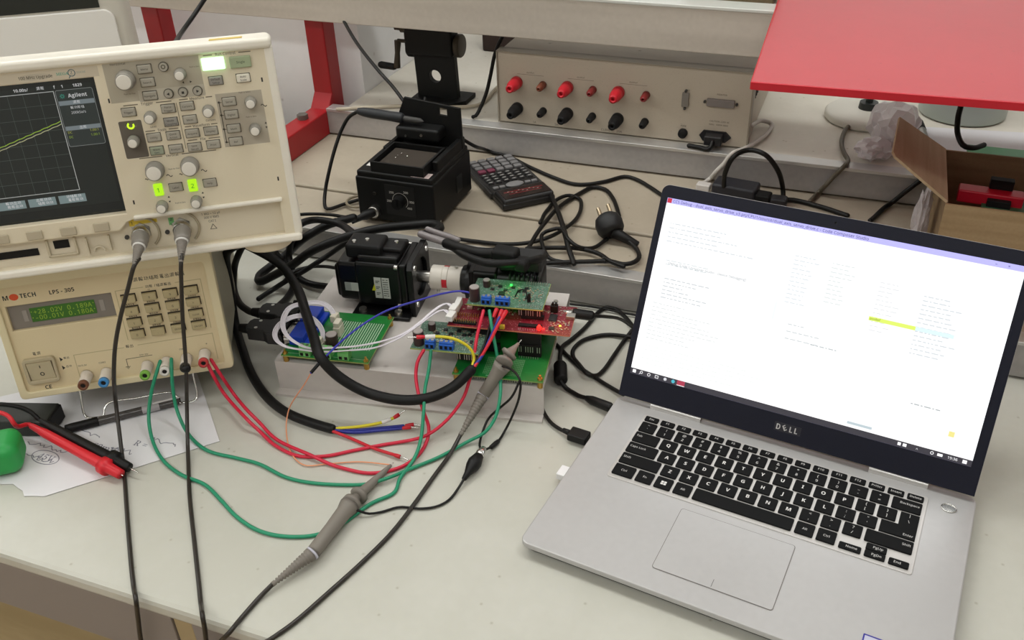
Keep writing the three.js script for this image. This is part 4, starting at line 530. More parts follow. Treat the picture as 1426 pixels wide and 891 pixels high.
  const logo = ctex(256, 80, (c) => { c.fillStyle = 'rgb(18,19,32)'; c.fillRect(0, 0, 256, 80); c.fillStyle = '#b9b6b4'; c.font = 'bold 70px sans-serif'; c.textBaseline = 'middle'; c.fillText('D', 14, 42); c.fillText('L', 142, 42); c.fillText('L', 190, 42); c.save(); c.translate(96, 42); c.rotate(-0.6); c.textAlign = 'center'; c.fillText('E', 4, 2); c.restore(); });
  part(lid, 'logo', planar(bb([0.157, 0.0035, -0.0002], [0.183, 0.0125, 0.00005]), 0.157, 0.183, 0.0035, 0.0125), mapped(logo, 0.32));
  part(lid, 'webcam', cylZ(0.0012, 0.0012, 0.0003, 0.168, 0.2148, -0.0003, 14), mat(10, 10, 16, 0.1));
}
// ---------------------------------------------------------------- motor rig on its mounting plate
const PY = 9 * D2R, PF = [-0.417, 0, 0.061];                       // plate frame: x along the plate, z toward the front edge, y from the desk
const rig = (name, label, category, group) => thing(name, label, category, PF, PY, group);
{
  const g = rig('mounting_plate', 'pale grey folded plate under the motors and circuit boards', 'plate');
  const pm = mapped(mottle(256, [3, 12, 60, 256], [196, 188, 182], [210, 203, 198], 80, [170, 160, 154]), 0.34);
  part(g, 'folded_sheet', metric(ext(poly([[0.0, 0.04], [-0.19, 0.04], [-0.19, 0.0], [-0.187, 0.0], [-0.187, 0.037], [-0.003, 0.037], [-0.003, 0.0], [0.012, 0.0], [0.012, 0.003], [0.0, 0.003]].map(([z, y]) => [-z, y])), 0.304).rotateY(Math.PI / 2)), pm);
  for (const [x, z] of [[0.02, -0.17], [0.29, -0.02], [0.29, -0.17]]) part(g, 'screw', cylY(0.003, 0.0025, 0.0015, x, 0.04, z, 12), M.steel);
}
const motorBlack = mat(9, 9, 10, 0.34, { specularIntensity: 0.7 });
const AY = 0.077, AZ = -0.144;                                     // common shaft line
const screwHead = (x, y, z, r = 0.0035) => cylX(r, r * 0.85, 0.003, x, y, z, 12);
{
  const g = rig('servo_motor', 'black square servo motor with white rating stickers on the plate', 'motor');
  part(g, 'body', mg([rbox(0.056, 0.058, 0.058, 0.004, 0.088, AY, AZ), rbox(0.050, 0.012, 0.050, 0.003, 0.088, AY + 0.030, AZ), rbox(0.028, 0.052, 0.052, 0.005, 0.050, AY, AZ), rbox(0.012, 0.044, 0.046, 0.004, 0.038, AY - 0.002, AZ)]), motorBlack);
  part(g, 'flange', mg([rbox(0.010, 0.060, 0.060, 0.003, 0.119, AY, AZ), cylX(0.022, 0.022, 0.004, 0.124, AY, AZ, 32)]), motorBlack);
  part(g, 'encoder_cover', mg([rbox(0.044, 0.018, 0.034, 0.004, 0.070, AY + 0.038, AZ + 0.004), rbox(0.03, 0.010, 0.024, 0.003, 0.100, AY + 0.036, AZ)]), mat(13, 13, 14, 0.5, { specularIntensity: 0.6 }));
  const br = new THREE.Shape([[AZ - 0.034, 0.04], [AZ + 0.034, 0.04], [AZ + 0.034, AY + 0.026], [AZ + 0.028, AY + 0.034], [AZ - 0.028, AY + 0.034], [AZ - 0.034, AY + 0.026]].map(([z, y]) => new THREE.Vector2(-z, y)));
  br.holes.push(new THREE.Path(new THREE.EllipseCurve(-AZ, AY, 0.0235, 0.0235, 0, 6.283).getPoints(28)));
  part(g, 'bracket', mg([ext(br, 0.006, 0.0006).rotateY(Math.PI / 2).translate(0.126, 0, 0), bb([0.056, 0.0402, AZ - 0.034], [0.128, 0.0452, AZ + 0.046], 0.002), ext(poly([[0.128, 0.045], [0.128, 0.092], [0.096, 0.045]]), 0.004).translate(0, 0, AZ - 0.034)]), motorBlack);
  part(g, 'foot_screw', mg([cylY(0.005, 0.0045, 0.004, 0.068, 0.0452, AZ + 0.037, 14), cylY(0.005, 0.0045, 0.004, 0.112, 0.0452, AZ + 0.037, 14)]), M.steel);
  for (const [y, z] of [[1, 1], [-1, 1], [1, -1], [-1, -1]]) { part(g, 'flange_bolt', screwHead(0.131, AY + y * 0.0245, AZ + z * 0.0245, 0.0042), M.chrome); part(g, 'body_screw', cylX(0.0032, 0.0032, 0.004, 0.110, AY + y * 0.026, AZ + z * 0.0285, 12), M.steel); }
  for (const [x, z] of [[0.058, 0.012], [0.072, 0.006], [0.104, -0.004]]) part(g, 'cover_screw', cylY(0.0028, 0.0024, 0.002, x, AY + (x > 0.1 ? 0.041 : 0.047), AZ + z, 12), M.chrome);
  part(g, 'shaft', cylX(0.007, 0.007, 0.020, 0.128, AY, AZ), M.steel);
  const lab = (draw) => ctex(128, 192, (c) => { c.fillStyle = '#c9ccc6'; c.fillRect(0, 0, 128, 192); draw(c); });
  const st = (name, x0, y0, x1, y1, t) => part(g, name, planar(bb([x0, y0, AZ + 0.0288], [x1, y1, AZ + 0.0294]), x0, x1, y0, y1), mapped(t, 0.45));
  st('sticker', 0.046, AY - 0.010, 0.0625, AY + 0.001, lab((c) => { c.fillStyle = '#a9afaa'; c.fillRect(0, 0, 60, 192); for (let k = 0; k < 6; k++) { c.fillStyle = '#8d938e'; c.fillRect(8, 20 + k * 28, 40, 6); } }));
  st('sticker', 0.083, AY - 0.017, 0.0915, AY + 0.011, lab((c) => { c.fillStyle = '#55584f'; for (const y of [30, 84, 140]) { c.fillRect(26, y, 76, 8); c.fillRect(26, y + 14, 50, 8); } }));
  st('sticker', 0.0925, AY - 0.017, 0.1015, AY + 0.011, lab((c) => { c.fillStyle = '#4b4e4a'; for (let k = 0; k < 8; k++) { c.fillRect(14, 16 + k * 21, 40 + (k * 37) % 50, 7); c.fillRect(76, 16 + k * 21, 30, 7); } }));
  part(g, 'warning_sign', ext(poly([[0.0795, AY - 0.007], [0.0845, AY - 0.007], [0.0832, AY + 0.002]]), 0.0004).translate(0, 0, AZ + 0.0292), mat(206, 206, 40, 0.5));
}
{
  const g = rig('shaft_coupling', 'silver jaw coupling with a red insert between the two motors', 'coupling');
  const R = 0.0148, alum = mat(214, 207, 196, 0.5, { metalness: 0.1 });
  const hub = (x, w) => latheX([[0.007, 0], [R - 0.0008, 0], [R, 0.0008], [R, w - 0.0008], [R - 0.0008, w], [0.007, w]], 36).translate(x, AY, AZ);
  part(g, 'hub', hub(0.1455, 0.0150), alum); part(g, 'hub', hub(0.1665, 0.0165), alum);
  for (let k = 0; k < 3; k++) {
    const seg = (r, w, a) => { const s = new THREE.Shape(); s.absarc(0, 0, r, a, a + w); s.absarc(0, 0, 0.008, a + w, a, true); return s; };
    part(g, 'jaw', ext(seg(R, 1.3, k * 2.094 + 1.45), 0.006).rotateY(Math.PI / 2).translate(0.1605, AY, AZ), alum);
    part(g, 'spider', ext(seg(R - 0.0002, 0.78, k * 2.094 + 0.66), 0.0059).rotateY(Math.PI / 2).translate(0.16055, AY, AZ), M.red);
  }
  part(g, 'clamp_screw', mg([cylY(0.002, 0.002, 0.003, 0.153, AY - R - 0.002, AZ + 0.004, 10), cylY(0.002, 0.002, 0.003, 0.176, AY + R - 0.001, AZ, 10)]), M.steel);
}
{
  const g = rig('load_motor', 'black ribbed motor behind the circuit boards, right of the coupling', 'motor');
  part(g, 'body', mg([rbox(0.080, 0.050, 0.050, 0.012, 0.241, AY, AZ, 4), rbox(0.03, 0.054, 0.052, 0.004, 0.215, AY, AZ)]), motorBlack);
  for (let k = 0; k < 7; k++) part(g, 'rib', rbox(0.0022, 0.0535, 0.0505, 0.001, 0.245 + k * 0.0055, AY, AZ, 1), mat(30, 30, 31, 0.4));
  part(g, 'flange', mg([cylX(0.027, 0.027, 0.008, 0.192, AY, AZ, 36), cylX(0.017, 0.019, 0.008, 0.184, AY, AZ, 30)]), motorBlack);
  part(g, 'bracket', mg([bb([0.197, 0.0402, AZ - 0.03], [0.203, AY + 0.027, AZ + 0.026], 0.001), bb([0.197, 0.0402, AZ - 0.03], [0.262, 0.045, AZ + 0.026], 0.001)]), motorBlack);
  part(g, 'connector_cover', rbox(0.05, 0.016, 0.034, 0.004, 0.255, AY + 0.031, AZ - 0.002), mat(28, 28, 29, 0.55));
  for (const [x, y, z] of [[0.196, 0.02, 0.021], [0.196, 0.024, -0.01]]) part(g, 'screw', cylZ(0.0032, 0.003, 0.003, x + 0.004, AY + y, AZ + z, 12), M.chrome);
  part(g, 'shaft', cylX(0.0068, 0.0068, 0.012, 0.181, AY, AZ), M.steel);
  part(g, 'cover_screw', cylY(0.0026, 0.0024, 0.0015, 0.272, AY + 0.039, AZ + 0.006, 12), M.chrome);
}
// ---- circuit boards
function pcbTex(base, silk, n, w = 512, h = 320, dense = 1) {
  return ctex(w, h, (c) => {
    c.fillStyle = `rgb(${base})`; c.fillRect(0, 0, w, h);
    for (let k = 0; k < n; k++) { const lite = base.map((v) => Math.min(255, v + 26)); c.strokeStyle = `rgba(${lite},0.8)`; c.lineWidth = rr(1, 2.6); let x = rnd() * w, y = rnd() * h; c.beginPath(); c.moveTo(x, y); for (let q = 0; q < 3; q++) { if (rnd() < 0.5) x += rr(-70, 70); else y += rr(-50, 50); c.lineTo(x, y); } c.stroke(); }
    for (let k = 0; k < n * 2 * dense; k++) { c.fillStyle = `rgba(${silk},${rr(0.5, 0.95)})`; const x = rnd() * w, y = rnd() * h; if (rnd() < 0.6) c.fillRect(x, y, rr(2, 6), rr(2, 5)); else { c.beginPath(); c.arc(x, y, rr(1.5, 3), 0, 7); c.fill(); } }
  });
}
function board(g, x0, x1, z0, z1, y, tex, edge) {
  part(g, 'circuit_board', planar(bb([x0, y - 0.0016, z0], [x1, y, z1]), x0, x1, z1, z0, 'x', 'z'), mapped(tex, 0.4));
  if (edge) part(g, 'board_edge', mg([box(x1 - x0, 0.0012, 0.0005, (x0 + x1) / 2, y - 0.0009, z1 + 0.0002), box(0.0005, 0.0012, z1 - z0, x1 + 0.0002, y - 0.0009, (z0 + z1) / 2)]), edge);
}
const chipMat = mat(26, 26, 28, 0.5), tin = mat(200, 198, 190, 0.35, { metalness: 0.8 }), goldPin = mat(210, 178, 104, 0.35, { metalness: 0.9 });
const chip = (g, x, y, z, w, d, h = 0.0016) => { const c = part(g, 'chip', box(w, h, d, x, y + h / 2 + 0.0002, z), chipMat); const n = Math.max(2, Math.round(w / 0.0016)); const l = []; for (let k = 0; k < n; k++) for (const s of [-1, 1]) l.push(box(0.0006, 0.0005, 0.0012, x - w / 2 + (k + 0.5) * w / n, y + 0.0004, z + s * (d / 2 + 0.0005))); part(c, 'chip_leads', mg(l), tin); };
const pins = (g, x, y0, z, n, rows, h, m = goldPin, p = 0.00254) => { const l = []; for (let k = 0; k < n; k++) for (let r = 0; r < rows; r++) l.push(box(0.0007, h, 0.0007, x + k * p, y0 + h / 2, z - r * p)); return part(g, 'pin_row', mg(l), m); };
const header = (g, x, y0, z, n, rows, h, name = 'header') => part(g, name, bb([x - 0.0013, y0, z - 0.0013 - (rows - 1) * 0.00254], [x + 0.0013 + (n - 1) * 0.00254, y0 + h, z + 0.0013], 0.0003), M.blackSoft);
const facePins = (g, x, y0, z, n, h) => { const l = []; for (let k = 0; k < n; k++) if (k % 5 !== 2) l.push(box(0.0008, h, 0.0004, x + k * 0.00254, y0 + h / 2, z)); return part(g, 'contact_row', mg(l), tin); };
const capacitor = (g, x, y, z, r, h) => { const c = part(g, 'capacitor', cylY(r, r, h, x, y, z, 24), mat(58, 38, 38, 0.4)); part(c, 'capacitor_top', cylY(r * 0.92, r * 0.86, 0.0008, x, y + h, z, 24), mat(176, 168, 164, 0.35, { metalness: 0.4 })); part(c, 'stripe', cylY(r * 1.01, r * 1.01, h * 0.9, x, y + h * 0.05, z, 24).scale(1, 1, 1), mat(62, 42, 42, 0.45)); return c; };
const smd = (g, x0, x1, z0, z1, y, n) => { const a = [], b = []; for (let k = 0; k < n; k++) { const x = rr(x0, x1), z = rr(z0, z1), w = rr(0.001, 0.0024), d = rr(0.0008, 0.0014); (rnd() < 0.5 ? a : b).push(box(w, 0.0008, d, x, y + 0.0005, z)); } part(g, 'resistor_array', mg(a), tin).userData.kind = 'stuff'; part(g, 'ceramic_array', mg(b), mat(176, 158, 130, 0.5)).userData.kind = 'stuff'; };
const led = (g, x, y, z, r, gr, b, k, name = 'led') => { part(g, name, rbox(0.0022, 0.0014, 0.0016, 0.0004, x, y + 0.0008, z), new THREE.MeshStandardMaterial({ color: C(r, gr, b), emissive: C(r, gr, b), emissiveIntensity: k })); const p = new THREE.PointLight(C(r, gr, b), 0.0022 * k / 10); p.position.set(x, y + 0.003, z); p.castShadow = true; g.add(p); };
const terminal = (g, x, y, z, n, m, pitch = 0.0052, h = 0.0105, d = 0.0085) => {
  const t = part(g, 'terminal_block', mg([bb([x, y, z - d], [x + n * pitch, y + h * 0.72, z], 0.0004), bb([x, y + h * 0.6, z - d * 0.8], [x + n * pitch, y + h, z - d * 0.15], 0.0006)]), m);
  for (let k = 0; k < n; k++) { part(t, 'terminal_opening', bb([x + (k + 0.22) * pitch, y + 0.0012, z - 0.001], [x + (k + 0.78) * pitch, y + 0.005, z + 0.0003]), M.black); part(t, 'terminal_screw', cylY(0.0017, 0.0017, 0.0006, x + (k + 0.5) * pitch, y + h, z - d * 0.48, 10), M.steel); }
  return t;
};
const standoff = (g, x, z, y0, y1) => { const s = part(g, 'standoff', cylY(0.0032, 0.0032, y1 - y0, x, y0, z, 6), M.brass); part(s, 'screw', mg([cylY(0.003, 0.0024, 0.0022, x, y1 + 0.0016, z, 14), cylY(0.0013, 0.0013, 0.004, x, y1 + 0.003, z, 8)]), M.brass); };
const blueTerm = mat(34, 96, 190, 0.45), greenTerm = mat(124, 200, 116, 0.45);
{
  const g = rig('prototype_board', 'green prototype board with blue sockets and terminal blocks, left of the plate', 'circuit board');
  const t = ctex(512, 480, (c, w, h) => {
    c.fillStyle = 'rgb(20,120,46)'; c.fillRect(0, 0, w, h); for (let k = 0; k < 60; k++) { c.fillStyle = `rgba(40,150,70,${rr(0.2, 0.6)})`; c.fillRect(rnd() * w, rnd() * h, rr(4, 60), rr(2, 5)); }
    c.fillStyle = 'rgb(30,112,56)'; c.fillRect(225, 80, 265, 290); for (let k = 0; k < 18; k++) { c.fillStyle = 'rgb(206,222,196)'; c.fillRect(232 + k * 14.4, 86, 4.5, 278); }
    c.fillStyle = '#dfe7d8'; c.font = '15px sans-serif'; c.fillText('PROTO SHIELD', 60, 30); c.fillRect(20, 452, 470, 2);
  });
  board(g, 0.010, 0.111, -0.092, 0.001, 0.05, t, mat(150, 160, 90, 0.5));
  for (const [x, z] of [[0.0135, -0.0025], [0.1075, -0.0025], [0.0135, -0.0885], [0.1075, -0.0885]]) standoff(g, x, z, 0.04, 0.0484);
  for (const x of [0.0315, 0.0560, 0.0765]) terminal(g, x, 0.05, 0.0005, 2, greenTerm, 0.0062, 0.0125, 0.011);
  capacitor(g, 0.0635, 0.05, -0.020, 0.0068, 0.019);
  for (const [z, l] of [[-0.034, 0], [-0.068, 1]]) {
    const d = part(g, 'dsub_socket', mg([bb([0.012, 0.05, z - 0.0155], [0.030, 0.0622, z + 0.0155], 0.001), bb([0.028, 0.05, z - 0.0155], [0.036, 0.055, z + 0.0155], 0.001)]), mat(26, 66, 186, 0.4));
    part(d, 'socket_shell', bb([0.005, 0.0512, z - 0.0145], [0.0125, 0.0612, z + 0.0145], 0.001), M.steel); part(d, 'jack_screw', mg([cylX(0.0024, 0.0024, 0.006, 0.006, 0.056, z - 0.0135, 6), cylX(0.0024, 0.0024, 0.006, 0.006, 0.056, z + 0.0135, 6)]), M.steel);
  }
  for (const [x, z] of [[0.0515, -0.0105], [0.0600, -0.0485]]) part(g, 'plug_socket', mg([bb([x - 0.004, 0.05, z - 0.007], [x + 0.004, 0.062, z + 0.007], 0.0008), bb([x - 0.0035, 0.062, z - 0.006], [x + 0.0035, 0.068, z + 0.006], 0.0008)]), M.ivory);
  chip(g, 0.044, 0.05, -0.046, 0.006, 0.004);
}
for (const [z, label] of [[-0.034, 'black connector hood plugged into the front blue socket'], [-0.068, 'black connector hood plugged into the rear blue socket']]) {
  const g = rig('connector_hood', label, 'connector', 'connector hoods at the prototype board');
  const s = new THREE.Shape([[0.004, z - 0.016], [0.004, z + 0.016], [-0.014, z + 0.016], [-0.020, z + 0.012], [-0.040, z + 0.011], [-0.043, z + 0.006], [-0.043, z - 0.006], [-0.040, z - 0.011], [-0.020, z - 0.012], [-0.014, z - 0.016]].map(([x, q]) => new THREE.Vector2(x, -q)));
  part(g, 'hood', ext(s, 0.013, 0.0012).rotateX(-Math.PI / 2).translate(0, 0.0495, 0), mat(28, 28, 29, 0.5));
  for (const [x, q] of [[-0.03, 0.007], [-0.03, -0.007], [-0.006, 0]]) part(g, 'screw', cylY(0.002, 0.002, 0.0008, x, 0.0632, z + q, 10), M.steel);
  for (const q of [-0.0135, 0.0135]) part(g, 'thumb_screw', mg([cylX(0.0038, 0.0038, 0.010, -0.006, 0.0645, z + q, 14), cylX(0.0015, 0.0015, 0.008, 0.004, 0.0645, z + q, 8)]), M.black);
  part(g, 'strain_relief', cylX(0.005, 0.006, 0.012, -0.054, 0.056, z, 14), M.rubber);
}
{
  const g = rig('carrier_board', 'bright green carrier board at the bottom of the board stack', 'circuit board');
  const t = ctex(512, 512, (c, w, h) => { c.fillStyle = 'rgb(14,112,44)'; c.fillRect(0, 0, w, h); for (let k = 0; k < 50; k++) { c.fillStyle = `rgba(34,146,70,${rr(0.2, 0.6)})`; c.fillRect(rnd() * w, rnd() * h, rr(10, 80), rr(2, 4)); } for (let k = 0; k < 24; k++) for (let q = 0; q < 16; q++) { c.fillStyle = 'rgba(206,216,190,0.75)'; c.beginPath(); c.arc(170 + k * 9, 330 + q * 10, 2.6, 0, 7); c.fill(); } c.fillStyle = '#dfe7d8'; c.font = '15px sans-serif'; c.fillText('PROTO SHIELD', 190, 505); });
  board(g, 0.206, 0.304, -0.095, 0.004, 0.05, t, mat(120, 150, 80, 0.5));
  for (const [x, z] of [[0.2095, 0.0], [0.3005, 0.0], [0.2095, -0.0915], [0.3005, -0.0915]]) standoff(g, x, z, 0.04, 0.0484);
  header(g, 0.2705, 0.05, -0.040, 10, 2, 0.0155); header(g, 0.2245, 0.05, -0.043, 10, 2, 0.0095); header(g, 0.2245, 0.05, -0.089, 10, 2, 0.0155); header(g, 0.2705, 0.05, -0.089, 10, 2, 0.0155);
  pins(g, 0.2715, 0.05, -0.0355, 9, 1, 0.0022, tin); facePins(g, 0.2705, 0.056, -0.0384, 10, 0.007);
  pins(g, 0.2225, 0.0435, 0.0005, 28, 1, 0.0052, tin);
}
function driver(name, label, x0, x1, z0, z1, y, on) {
  const g = rig(name, label, 'circuit board', 'motor driver boards');
  const W = x1 - x0; board(g, x0, x1, z0, z1, y, pcbTex([78, 110, 92], '214,222,212', 170, 512, 340, 2.2), mat(158, 168, 88, 0.5));
  capacitor(g, x0 + 0.0075, y, z1 - 0.009, 0.0058, 0.0165); capacitor(g, x0 + 0.014, y, z0 + 0.016, 0.0042, 0.008);
  terminal(g, x0 + 0.016, y, z1 - 0.0015, 2, blueTerm, 0.0052, 0.0088); terminal(g, x0 + 0.0315, y, z1 - 0.0015, 3, blueTerm, 0.0052, 0.0088);
  chip(g, x0 + 0.034, y, z0 + 0.030, 0.007, 0.007, 0.0012); for (let k = 0; k < 6; k++) chip(g, x0 + 0.022 + k * 0.0075, y, z0 + (k % 2 ? 0.016 : 0.023), 0.0042, 0.0036); chip(g, x0 + 0.058, y, z0 + 0.022, 0.004, 0.004); chip(g, x0 + 0.063, y, z0 + 0.035, 0.003, 0.005);
  facePins(g, x1 - 0.026, y - 0.0100, z1 - 0.0018, 10, 0.0065);
  smd(g, x0 + 0.016, x1 - 0.004, z0 + 0.012, z1 - 0.013, y, 110);
  pins(g, x1 - 0.026, y, z0 + 0.0065, 10, 2, 0.0035, tin); pins(g, x1 - 0.026, y, z1 - 0.004, 10, 2, 0.0014, tin);
  header(g, x1 - 0.026, y - 0.0116, z0 + 0.0065, 10, 2, 0.0098, 'socket_strip'); header(g, x1 - 0.026, y - 0.0116, z1 - 0.004, 10, 2, 0.0098, 'socket_strip');
  if (on) { led(g, x0 + 0.041, y, z0 + 0.011, 40, 255, 70, 10, 'green_led'); const l = tube([[x1 - 0.034, y + 0.0006, z1 - 0.022], [x1 - 0.029, y + 0.010, z1 - 0.020], [x1 - 0.022, y + 0.012, z1 - 0.018], [x1 - 0.019, y + 0.006, z1 - 0.014], [x1 - 0.018, y + 0.001, z1 - 0.012]], 0.0008, 6, 0.001); part(g, 'jumper_lead', l, M.cord); part(g, 'jumper_clip', box(0.003, 0.010, 0.0015, x1 - 0.0165, y + 0.006, z1 - 0.013), M.black); }
  return g;
}
driver('driver_board', 'grey-green driver board with a lit green light, topmost of the stack', 0.209, 0.293, -0.1155, -0.060, 0.098, true);
driver('driver_board', 'grey-green driver board at the left of the stack, below the red board', 0.1585, 0.236, -0.060, -0.006, 0.071, false);
{
  const g = rig('controller_board', 'dark red controller board with lit red light in the stack', 'circuit board');
  board(g, 0.192, 0.326, -0.094, -0.038, 0.083, pcbTex([112, 20, 36], '220,190,190', 170, 768, 320, 1.6), mat(196, 120, 90, 0.5));
  pins(g, 0.1990, 0.083, -0.0425, 10, 2, 0.0055); header(g, 0.1990, 0.083, -0.0425, 10, 2, 0.0022); pins(g, 0.1990, 0.083, -0.056, 10, 2, 0.004);
  header(g, 0.2700, 0.083, -0.0475, 10, 2, 0.0022, 'socket_strip'); header(g, 0.2245, 0.083, -0.0625, 10, 2, 0.0042, 'socket_strip'); header(g, 0.2700, 0.083, -0.0635, 10, 2, 0.0042, 'socket_strip'); pins(g, 0.2700, 0.083, -0.0410, 10, 1, 0.0018, tin);
  header(g, 0.2245, 0.0665, -0.044, 10, 2, 0.0148, 'socket_strip'); header(g, 0.2705, 0.0665, -0.040, 10, 2, 0.0148, 'socket_strip');
  chip(g, 0.2365, 0.083, -0.075, 0.020, 0.020, 0.0014); chip(g, 0.305, 0.083, -0.0475, 0.006, 0.005, 0.0014); chip(g, 0.3035, 0.083, -0.068, 0.0085, 0.013, 0.0014);
  part(g, 'jumper_block', mg([bb([0.2985, 0.083, -0.085], [0.3065, 0.0915, -0.079], 0.0004), bb([0.3000, 0.0915, -0.0835], [0.3020, 0.0945, -0.0805]), bb([0.3035, 0.0915, -0.0835], [0.3055, 0.0945, -0.0805])]), M.black);
  part(g, 'usb_jack', mg([bb([0.3175, 0.0832, -0.076], [0.3275, 0.0872, -0.068], 0.0004)]), M.steel);
  part(g, 'yellow_capacitor', rbox(0.0058, 0.005, 0.004, 0.001, 0.2525, 0.0855, -0.0400), mat(206, 180, 52, 0.5));
  part(g, 'reset_switch', mg([bb([0.206, 0.083, -0.078], [0.212, 0.0862, -0.072], 0.0004), cylY(0.0016, 0.0016, 0.0014, 0.209, 0.0862, -0.075, 12)]), mat(190, 150, 140, 0.4));
  part(g, 'plug_socket', mg([bb([0.1925, 0.083, -0.083], [0.1985, 0.0915, -0.062], 0.0006), bb([0.1925, 0.083, -0.060], [0.1985, 0.0885, -0.046], 0.0006)]), M.white);
  smd(g, 0.200, 0.323, -0.091, -0.066, 0.083, 120); smd(g, 0.298, 0.324, -0.064, -0.040, 0.083, 40);
  part(g, 'red_led', new THREE.SphereGeometry(0.0028, 14, 10).translate(0.2925, 0.0862, -0.0425), new THREE.MeshStandardMaterial({ color: C(255, 40, 30), emissive: C(255, 30, 24), emissiveIntensity: 5 })); led(g, 0.2925, 0.0885, -0.0425, 255, 30, 24, 14, 'red_led'); led(g, 0.2965, 0.083, -0.0455, 255, 44, 34, 7, 'red_led'); led(g, 0.3135, 0.083, -0.0535, 255, 214, 60, 8, 'amber_led');
}
// ---------------------------------------------------------------- leads and cords
const offsetPath = (pts, d) => { const c = curve(pts), n = pts.length * 2; const out = []; for (let i = 0; i <= n; i++) { const p = c.getPoint(i / n), t = c.getTangent(i / n), s = V(-t.z, 0, t.x); if (s.length() < 0.2) s.set(1, 0, 0); s.normalize(); out.push([p.x + s.x * d, p.y + Math.abs(d) * 0.2 + d * 0.5, p.z + s.z * d]); } return out; };
function ferrule(parent, key, wire, sleeve) {
  const [a, b, c] = PATHS[key]; const A = V(...a), B = V(...b), Cc = V(...c), l1 = A.distanceTo(B), l2 = B.distanceTo(Cc);
  const f = part(parent, 'ferrule', along([[0.0001, 0], [0.0017, 0], [0.0022, l1 * 0.5], [0.0022, l1], [0.0001, l1]], a, b, 14), sleeve);
  part(f, 'ferrule_pin', along([[0.0001, 0], [0.0009, 0], [0.0008, l2], [0.0001, l2]], b, c, 10), M.chrome);
}
{
  const g = thing('motor_cable', 'thick black motor cable ending in loose yellow, blue and red wires', 'cable');
  part(g, 'jacket', tube(PATHS.fat_left, 0.0052, 12, 0.005, true), M.rubber);
  const y = part(g, 'yellow_wire', tube(PATHS.yellow_left, 0.0017, 8, 0.005, true), M.yellowWire); ferrule(y, 'yellow_left_tip', null, M.red); part(y, 'white_sleeve', along([[0.0001, 0], [0.0022, 0], [0.0022, 0.010], [0.0001, 0.010]], PATHS.yellow_left[2], PATHS.yellow_left[3], 14), M.white);
  const b = part(g, 'blue_wire', tube(PATHS.blue_left, 0.0018, 8, 0.005, true), M.blueWire); ferrule(b, 'blue_left_tip', null, M.red);
  const b2 = part(g, 'blue_wire', tube(PATHS.blue_left.map(([x, h, z]) => [x, h + 0.001, z - 0.003]), 0.0015), M.blueWire); ferrule(b2, 'blue_left_tip', null, M.red); b2.children[0].position.set(0.002, 0.001, -0.0035);
  const r = part(g, 'red_wire', tube(PATHS.red_left, 0.0017, 8, 0.005, true), M.red); ferrule(r, 'red_left_tip', null, M.red);
}
{
  const g = thing('motor_cable', 'thick black motor cable sagging in front of the plate to the boards', 'cable');
  part(g, 'jacket', tube(PATHS.fat_front, 0.0056, 12, 0.005, true), M.rubber);
  const y = part(g, 'yellow_wire', tube(PATHS.yellow_front, 0.0016, 8, 0.005, true), M.yellowWire); ferrule(y, 'yellow_front_tip', null, M.red);
  const e = PATHS.yellow_front[5], t0 = PATHS.yellow_front_tip[0], sl = V(...e).distanceTo(V(...t0)); part(y, 'white_sleeve', along([[0.0001, 0], [0.0023, 0], [0.0023, sl], [0.0001, sl]], e, t0, 14), M.white);
  part(g, 'red_wire', tube(PATHS.red_front_wire, 0.0017, 8, 0.005, true), M.red); part(g, 'blue_wire', tube(PATHS.blue_front_wire, 0.0017, 8, 0.005, true), M.blueWire); part(g, 'black_wire', tube(PATHS.black_front_wire, 0.0015, 8, 0.005, true), M.cord);
  for (const k of ['red_front_wire', 'blue_front_wire', 'black_front_wire']) { const q = PATHS[k], a = q[q.length - 2], b = q[q.length - 1], l = V(...a).distanceTo(V(...b)); const s = V(...b).sub(V(...a)).normalize().multiplyScalar(l - 0.011).add(V(...a)); part(g, 'ferrule', along([[0.0001, 0], [0.0019, 0], [0.0024, 0.006], [0.0024, 0.011], [0.0001, 0.011]], [s.x, s.y, s.z], b, 14), M.red); }
}
cord('supply_lead', 'green lead from the white post running along the desk to the top board', 'green_upper', 0.0019, M.greenWire, 'green supply leads', 'wire');
cord('supply_lead', 'green lead sweeping low across the desk under the grey probe', 'green_lower', 0.0019, M.greenWire, 'green supply leads', 'wire');
cord('supply_lead', 'red lead from the red post crossing in front to the top board', 'red_front', 0.0019, M.redWire, 'red supply leads', 'wire');
cord('supply_lead', 'red lead from the red post looping up to the left driver board', 'red_rear', 0.0019, M.redWire, 'red supply leads', 'wire');
{
  const g = thing('signal_wire', 'thin blue wire arching from the boards over the prototype board', 'wire');
  part(g, 'insulation', tube(PATHS.blue_thin, 0.0011, 8, 0.003), mat(52, 54, 170, 0.45)); const q = PATHS.blue_thin; part(g, 'black_sleeve', along([[0.0001, 0], [0.0018, 0], [0.0018, 0.012], [0.0001, 0.012]], q[0], q[1], 12), M.black);
}
cord('probe_wire', 'hair-thin orange wire drooping from blue wire to the probe tip', 'orange_thin', 0.0007, M.orangeWire, null, 'wire');
for (const [k, label] of [['ribbon_top', 'white ribbon lead looping from rear socket to the red board'], ['ribbon_bot', 'white ribbon lead looping from front socket to the red board']]) {
  const g = thing('ribbon_lead', label, 'cable', [0, 0, 0], 0, 'white ribbon leads');
  for (let i = 0; i < 4; i++) part(g, 'strand', tube(offsetPath(PATHS[k], (i - 1.5) * 0.0013), 0.0008, 6, 0.004), M.whiteWire);
  const a = PATHS[k][0], z = PATHS[k][PATHS[k].length - 1]; part(g, 'plug', rbox(0.007, 0.009, 0.011, 0.001, a[0], a[1] - 0.002, a[2]), M.ivory); part(g, 'plug', rbox(0.008, 0.007, 0.013, 0.001, z[0], z[1], z[2]), M.white);
}
